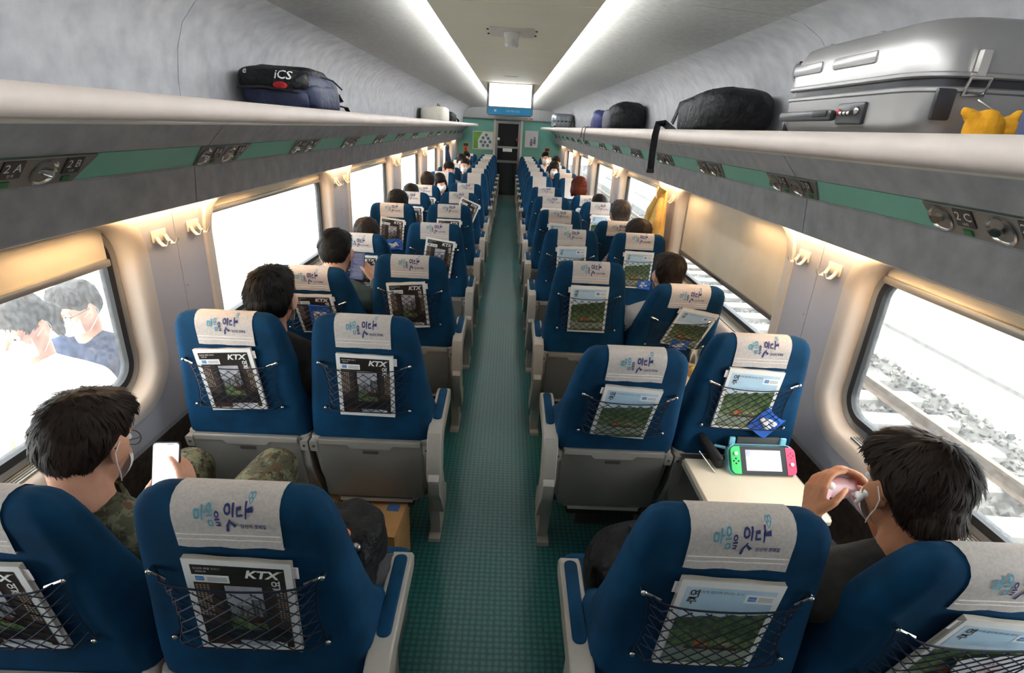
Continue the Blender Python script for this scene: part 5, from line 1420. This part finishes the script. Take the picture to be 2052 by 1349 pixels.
t, zc = suitcase('grey ribbed suitcase at the far end of the track side rack', (.96, 10.6, SHELF), .5, .36, .27, 'case_grey')
for j in range(4):
    mb = MB(); mb.rbox((-.07 + .07 * j - .05, -.248, .12), (.02, .012, .19), .005); mb.build('raised_rib', 'case_grey', t)
    mb = MB(); mb.rbox((-.178, -.15 + .1 * j, .12), (.012, .02, .19), .005); mb.build('raised_rib', 'case_grey', t)
for x in (-.15, .15):
    mb = MB(); mb.lathe([(.001, -.012), (.028, -.012), (.028, .012), (.001, .012)], 14, Matrix.Translation((x, -.262, .03)) @ Matrix.Rotation(R(90), 4, 'Y')); mb.build('wheel', 'dark_plastic', t)
# ---------------------------------------------------------------- coats on the hooks
def coat(label, loc, sx, mat, L=.55, top=.05, wid=.13, sleeves=True):
    t = thing('hanging_coat', label, 'coat', loc)
    mb = MB(); rings = []; n = 40
    for i in range(15):
        f = i / 14; z = -L * f; w = top + (wid - top) * min(1, f * 1.9) ** .8; d = .025 + .04 * min(1, f * 1.6)
        r = []
        for k in range(n):
            a = 2 * math.pi * k / n; fold = 1 + .16 * f * math.sin(a * 6 + 3 * f) + .08 * math.sin(a * 3 + 1)
            r.append(Vector((-sx * d + d * math.cos(a) * fold * .95, w * math.sin(a) * fold, z + .02 * f * math.sin(a * 2))))
        rings.append(r)
    mb.loft(rings); mb.build('coat_body', mat, t, smooth=60)
    if sleeves:
        for s in (-1, 1):
            mb = MB(); pts = [(-sx * .05, s * top * .9, -.06), (-sx * .075, s * (top + .045), -.17), (-sx * .085, s * (top + .075), -.32), (-sx * .085, s * (top + .07), -.44)]
            mb.tube(pts, [.03, .042, .045, .05], 12); mb.build('sleeve', mat, t, smooth=60)
    mb = MB(); strap(mb, [(-sx * .03, -top * 1.1, -.01), (-sx * .07, -top * .6, .005), (-sx * .075, 0, -.05), (-sx * .07, top * .6, .005), (-sx * .03, top * 1.1, -.01)], .05, .006, (1, 0, .3)); mb.build('coat_collar', mat, t)
    return t
coat('tan coat hanging from a hook on the track side wall', (1.262, 4.28, 1.40), 1, 'coat_tan', .62, .06, .2)
p = at_x(893, 300, -1.25)
coat('dark jacket hanging from a hook on the platform side wall', (-1.262, p.y, 1.38), -1, 'shirt_navy', .5, .05, .16, False)
# ---------------------------------------------------------------- things on the near seats and trays
t = thing('smartphone', 'white screened phone held up by the person in camouflage', 'phone')
F = frame(PHONE1, (1, .1, 0), (.28, .42, .86)); t.matrix_world = F
mb = MB(); mb.loft([[Vector((x, y, z)) for x, y in rrect(.074, .155, .01, 4)] for z in (-.004, .004)]); mb.build('case', 'case_dark', t)
mb = MB(); mb.loft([[Vector((x, y, z)) for x, y in rrect(.069, .149, .008, 4)] for z in (.004, .005)]); mb.build('screen', 'phone_white', t)
mb = MB(); mb.box((.012, .072, .0052), (.018, .002, .0006)); mb.build('camera_slot', 'black', t, smooth=0)
t = thing('smartphone', 'dark phone with lines of text held by the grey green shirted person', 'phone')
F = frame(PHONE3, (1, .2, -.1), (.12, .35, .93)); t.matrix_world = F
mb = MB(); mb.loft([[Vector((x, y, z)) for x, y in rrect(.08, .165, .01, 4)] for z in (-.004, .004)]); mb.build('case', 'black', t)
mb = MB(); mb.loft([[Vector((x, y, z)) for x, y in rrect(.074, .155, .008, 4)] for z in (.004, .005)]); mb.build('screen', 'phone_dark', t)
for j in range(14):
    if j == 6: continue
    mb = MB(); mb.box((-.002 + .002 * (j % 3), .066 - .0095 * j, .0055), (.058 - .008 * (j % 3), .004, .0008)); mb.build('text_line', 'text_grey', t, smooth=0)
t = thing('game_controller', 'pale pink game controller held by the person in the dark shirt', 'game controller')
F = frame(PAD, (1, .15, 0), (.0, .55, .83)); t.matrix_world = F
m = blob_mesh([('c', (-.05, .012, 0), .024, (.05, .012, 0), .024), ('c', (-.055, .01, 0), .027, (-.07, -.045, -.005), .017), ('c', (.055, .01, 0), .027, (.07, -.045, -.005), .017), ('e', (0, .01, 0), (.05, .032, .022))], .004, 3); m.materials.append(MATS['pink_pale']); link('shell', m, t)
for x, y in ((-.05, .02), (.025, -.008)):
    mb = MB(); mb.tube([(x, y, .018), (x, y, .034)], [.006, .006], 10); mb.ell((x, y, .036), (.011, .011, .005)); mb.build('stick', 'mask_white', t)
for x, y in ((.05, .03), (.06, .02), (.04, .02), (.05, .01)):
    mb = MB(); mb.ell((x, y, .026), (.005, .005, .003), u=10, v=6); mb.build('button', 'pink_shell', t)
# handheld console on the lowered tray
TZ = .629
st_ = SEATS[('R', 'W', 1)][0].location
t = thing('game_console', 'handheld console with green and pink sides standing on the lowered cream tray', 'game console')
c0 = at_z(1531, 955, TZ); F = frame((c0.x, c0.y, TZ + .004), (1, .02, 0), (0, .62, .78)); t.matrix_world = F
mb = MB(); mb.loft([[Vector((x, y, z)) for x, y in rrect(.18, .102, .004, 2, 0, .054)] for z in (-.007, .007)]); mb.build('body', 'black', t)
mb = MB(); mb.box((0, .054, .0075), (.135, .077, .001)); mb.build('screen', 'game_screen', t, smooth=0)
for s, mt in ((-1, 'green_shell'), (1, 'pink_shell')):
    ol = [(s * x, y) for x, y in ([(.088, .003), (.106, .003)] + [(.106 + .018 * math.sin(a), .021 - .018 * math.cos(a)) for a in (.5, 1.1, 1.57)] + [(.106 + .018 * math.sin(a), .087 - .018 * math.cos(a)) for a in (1.57, 2.1, 2.7)] + [(.104, .105), (.088, .105)])]
    mb = MB(); mb.loft([[Vector((x, y, z)) for x, y in ol] for z in (-.006, .0085)]); cn = mb.build('side_controller', mt, t)
    ys, yb = (.078, .05) if s < 0 else (.042, .075)
    mb = MB(); mb.tube([(s * .106, ys, .008), (s * .106, ys, .015)], [.006, .007], 12); mb.build('stick', 'stick_pale', cn)
    for dx, dy in ((0, .009), (0, -.009), (.009, 0), (-.009, 0)):
        mb = MB(); mb.ell((s * .106 + dx, yb + dy, .0085), (.0035, .0035, .002), u=8, v=5); mb.build('button', 'black' if s < 0 else 'sign_red', cn)
mb = MB(); mb.loft([[Vector((x * g, (y - .054) * g + .054, z)) for x, y in rrect(.262, .122, .035, 6, 0, .054)] for z, g in ((-.03, 1), (-.004, 1.0), (-.004, .97), (-.026, .97))], cap=True); mb.build('case_base', 'aqua_shell', t)
mb = MB(); mb.rbox((.005, .125, -.035), (.17, .05, .012), .005, r=(R(35), 0, 0)); mb.build('case_flap', 'slot_dark', t)
for s in (-1, 1):
    mb = MB(); mb.rbox((s * .1 , .128, -.025), (.024, .035, .012), .004, r=(R(35), 0, 0)); mb.build('case_tab', 'aqua_shell', t)
mb = MB(); mb.tube([(-.13, .1, -.02), (-.16, .11, -.04), (-.18, .09, -.05)], .006, 8); mb.build('case_hinge', 'aqua_shell', t)
t = thing('console_case_lid', 'black open case leaning beside the handheld console', 'case')
c1 = at_z(1425, 935, TZ); t.location = (c1.x, c1.y, TZ)
mb = MB(); mb.rbox((0, .03, .05), (.03, .13, .085), .01, 2, (R(25), R(-28), R(12))); mb.build('lid', 'black', t)
mb = MB(); mb.rbox((-.02, .0, .02), (.004, .1, .012), .001, 1, (R(25), R(-28), R(12))); mb.build('zip', 'chrome', t)
# third row tray: drink, box, bottle
c = at_z(1388, 726, TZ)
t = thing('drink_cup', 'clear plastic cup of dark coffee with domed lid on tray', 'cup', (c.x, c.y, TZ))
mb = MB(); mb.lathe([(.001, .001), (.026, .001), (.036, .09), (.038, .092)], 20); mb.build('cup', 'clear_plastic', t)
mb = MB(); mb.lathe([(.001, .003), (.025, .003), (.031, .055), (.001, .055)], 20); mb.build('coffee', 'coffee', t)
mb = MB(); mb.lathe([(.039, .09), (.039, .096), (.034, .115), (.018, .125), (.001, .126)], 20); mb.build('lid', 'clear_plastic', t)
c = at_z(1398, 756, TZ)
t = thing('snack_box', 'small kraft box with yellow food on tray', 'food box', (c.x, c.y, TZ), .15)
mb = MB()
for dx, dy, sx_, sy_ in ((0, -.058, .09, .004), (0, .058, .09, .004), (-.043, 0, .004, .12), (.043, 0, .004, .12)): mb.box((dx, dy, .02), (sx_, sy_, .04))
mb.box((0, 0, .002), (.09, .12, .004)); mb.build('box', 'kraft', t, smooth=0)
soft((0, 0, .03), (.036, .05, .022), .8, .8, amp=.006, sc=40).build('food', 'food_yellow', t, smooth=60)
c = at_z(1414, 730, TZ)
t = thing('water_bottle', 'clear pale blue water bottle lying on tray', 'bottle', (c.x + .01, c.y, TZ + .032), -.5)
mb = MB(); mb.lathe([(.001, -.09), (.026, -.09), (.031, -.082), (.031, -.02), (.028, -.015), (.031, -.01), (.031, .05), (.014, .085), (.012, .1), (.001, .1)], 20, Matrix.Rotation(R(-90), 4, 'X')); mb.build('bottle', 'bottle_blue', t)
mb = MB(); mb.lathe([(.001, .098), (.015, .098), (.015, .115), (.001, .115)], 16, Matrix.Rotation(R(-90), 4, 'X')); mb.build('cap', 'mask_white', t)
# cardboard boxes in the foot space
def carton(label, loc, rz, d):
    t = thing('cardboard_box', label, 'box', loc, rz)
    mb = MB(); mb.box((0, 0, d[2] / 2), d); mb.build('carton', 'cardboard', t, smooth=0)
    mb = MB(); mb.box((0, 0, d[2] + .0006), (.004, d[1], .001)); mb.build('lid_seam', 'print_brown', t, smooth=0)
    return t
bx = at_z(745, 985, .30)
t = carton('brown cardboard box printed with dark lettering on floor below the folded trays', (-.53, 1.79, 0), R(-4), (.34, .24, .28))
mb = MB()
for j in range(14): mb.box((-.13 + .011 * j, .05, .2812), (.003 + .003 * (j % 3), .05, .001))
mb.build('barcode', 'print_brown', t, smooth=0)
mb = MB(); mb.box((.12, .05, .2812), (.05, .04, .001)); mb.build('blue_mark', 'print_blue', t, smooth=0)
mb = MB(); put_text(mb, 'LION', .055, frame((.1, -.1212, .2), (-1, 0, 0), (0, 0, -1)), bold=.02, sx=1.2); put_text(mb, 'dijn', .03, frame((.02, -.1212, .245), (-1, 0, 0), (0, 0, -1))); mb.build('lettering', 'print_brown', t, smooth=0)
mb = MB(); mb.box((.03, -.1206, .1), (.27, .001, .06)); mb.build('blue_band', 'print_sky', t, smooth=0)
# dark backpack on the first row aisle seat, platform side
sp = SEATS[('L', 'A', 0)][0].location
t = thing('backpack', 'dark patterned backpack with badges sitting on the first row aisle seat', 'backpack', (sp.x + .06, sp.y + .36, .485), R(-8))
bp = soft((0, 0, .19), (.165, .11, .195), .65, .55, amp=.035, sc=9, seed=21, u=56, v=36); bp.build('main_bag', 'nylon_black', t, smooth=60)
soft((.02, -.09, .14), (.125, .05, .11), .6, .6, amp=.025, sc=10, seed=25, u=44, v=28).build('front_pocket', 'nylon_black', t, smooth=60)
soft((.155, .0, .13), (.035, .08, .11), .6, .6, amp=.02, sc=10, seed=27, u=40, v=26).build('side_pocket', 'nylon_grey', t, smooth=60)
soft((.02, -.09, .14), (.125, .05, .11), .6, .6, amp=.025, sc=10, seed=25, u=44, v=28, mb=bp)
bpb = BVHTree.FromPolygons([tuple(v) for v in bp.v], bp.f)
def on_bag(x, y, z):
    o = Vector((.35, -.7, .9)); q = bpb.ray_cast(o, (Vector((x, y, z)) - o).normalized()); return q[0] if q[0] else Vector((x, y, z))
mb = MB(); mb.tube([on_bag(-.13, -.02, .33), on_bag(-.06, -.05, .35), on_bag(.02, -.06, .345), on_bag(.09, -.06, .31), on_bag(.14, -.05, .24), on_bag(.16, -.04, .15)], .005, 6); mb.build('zipper', 'dark_plastic', t)
mb = MB(); mb.tube([(-.04, .0, .365), (-.03, .0, .4), (.03, .0, .4), (.04, .0, .365)], .009, 8); mb.build('handle', 'nylon_black', t)
for x, y, z, mt in ((.07, -.02, .36, 'mag_orange'), (.1, -.03, .33, 'steel')):
    mb = MB(); mb.ell(on_bag(x, y, z), (.015, .012, .012), u=12, v=8); mb.build('badge', mt, t)
q = on_bag(.08, -.1, .2); mb = MB(); mb.tube([q, q + Vector((.003, -.006, -.05))], .0035, 6); mb.build('zip_pull', 'chrome', t)
for dx in (0, .03):
    q = on_bag(-.06 + dx, -.02, .37); mb = MB(); mb.rbox(q, (.016, .012, .01), .003, 1); mb.build('white_mark', 'number_white', t)
# black bag on the first row aisle seat, track side
sp = SEATS[('R', 'A', 0)][0].location
t = thing('backpack', 'plain black bag slumped on the first row aisle seat, track side', 'backpack', (sp.x - .05, sp.y + .44, .475), R(10))
soft((0, 0, .15), (.14, .12, .155), .7, .6, amp=.02, sc=6, seed=31).build('main_bag', 'nylon_black', t, smooth=60)
mb = MB(); mb.tube([(-.05, .0, .28), (-.04, .0, .33), (.03, .0, .33), (.04, .0, .28)], .008, 8); mb.build('handle', 'nylon_black', t)
bpy.data.scenes.remove(TMP)
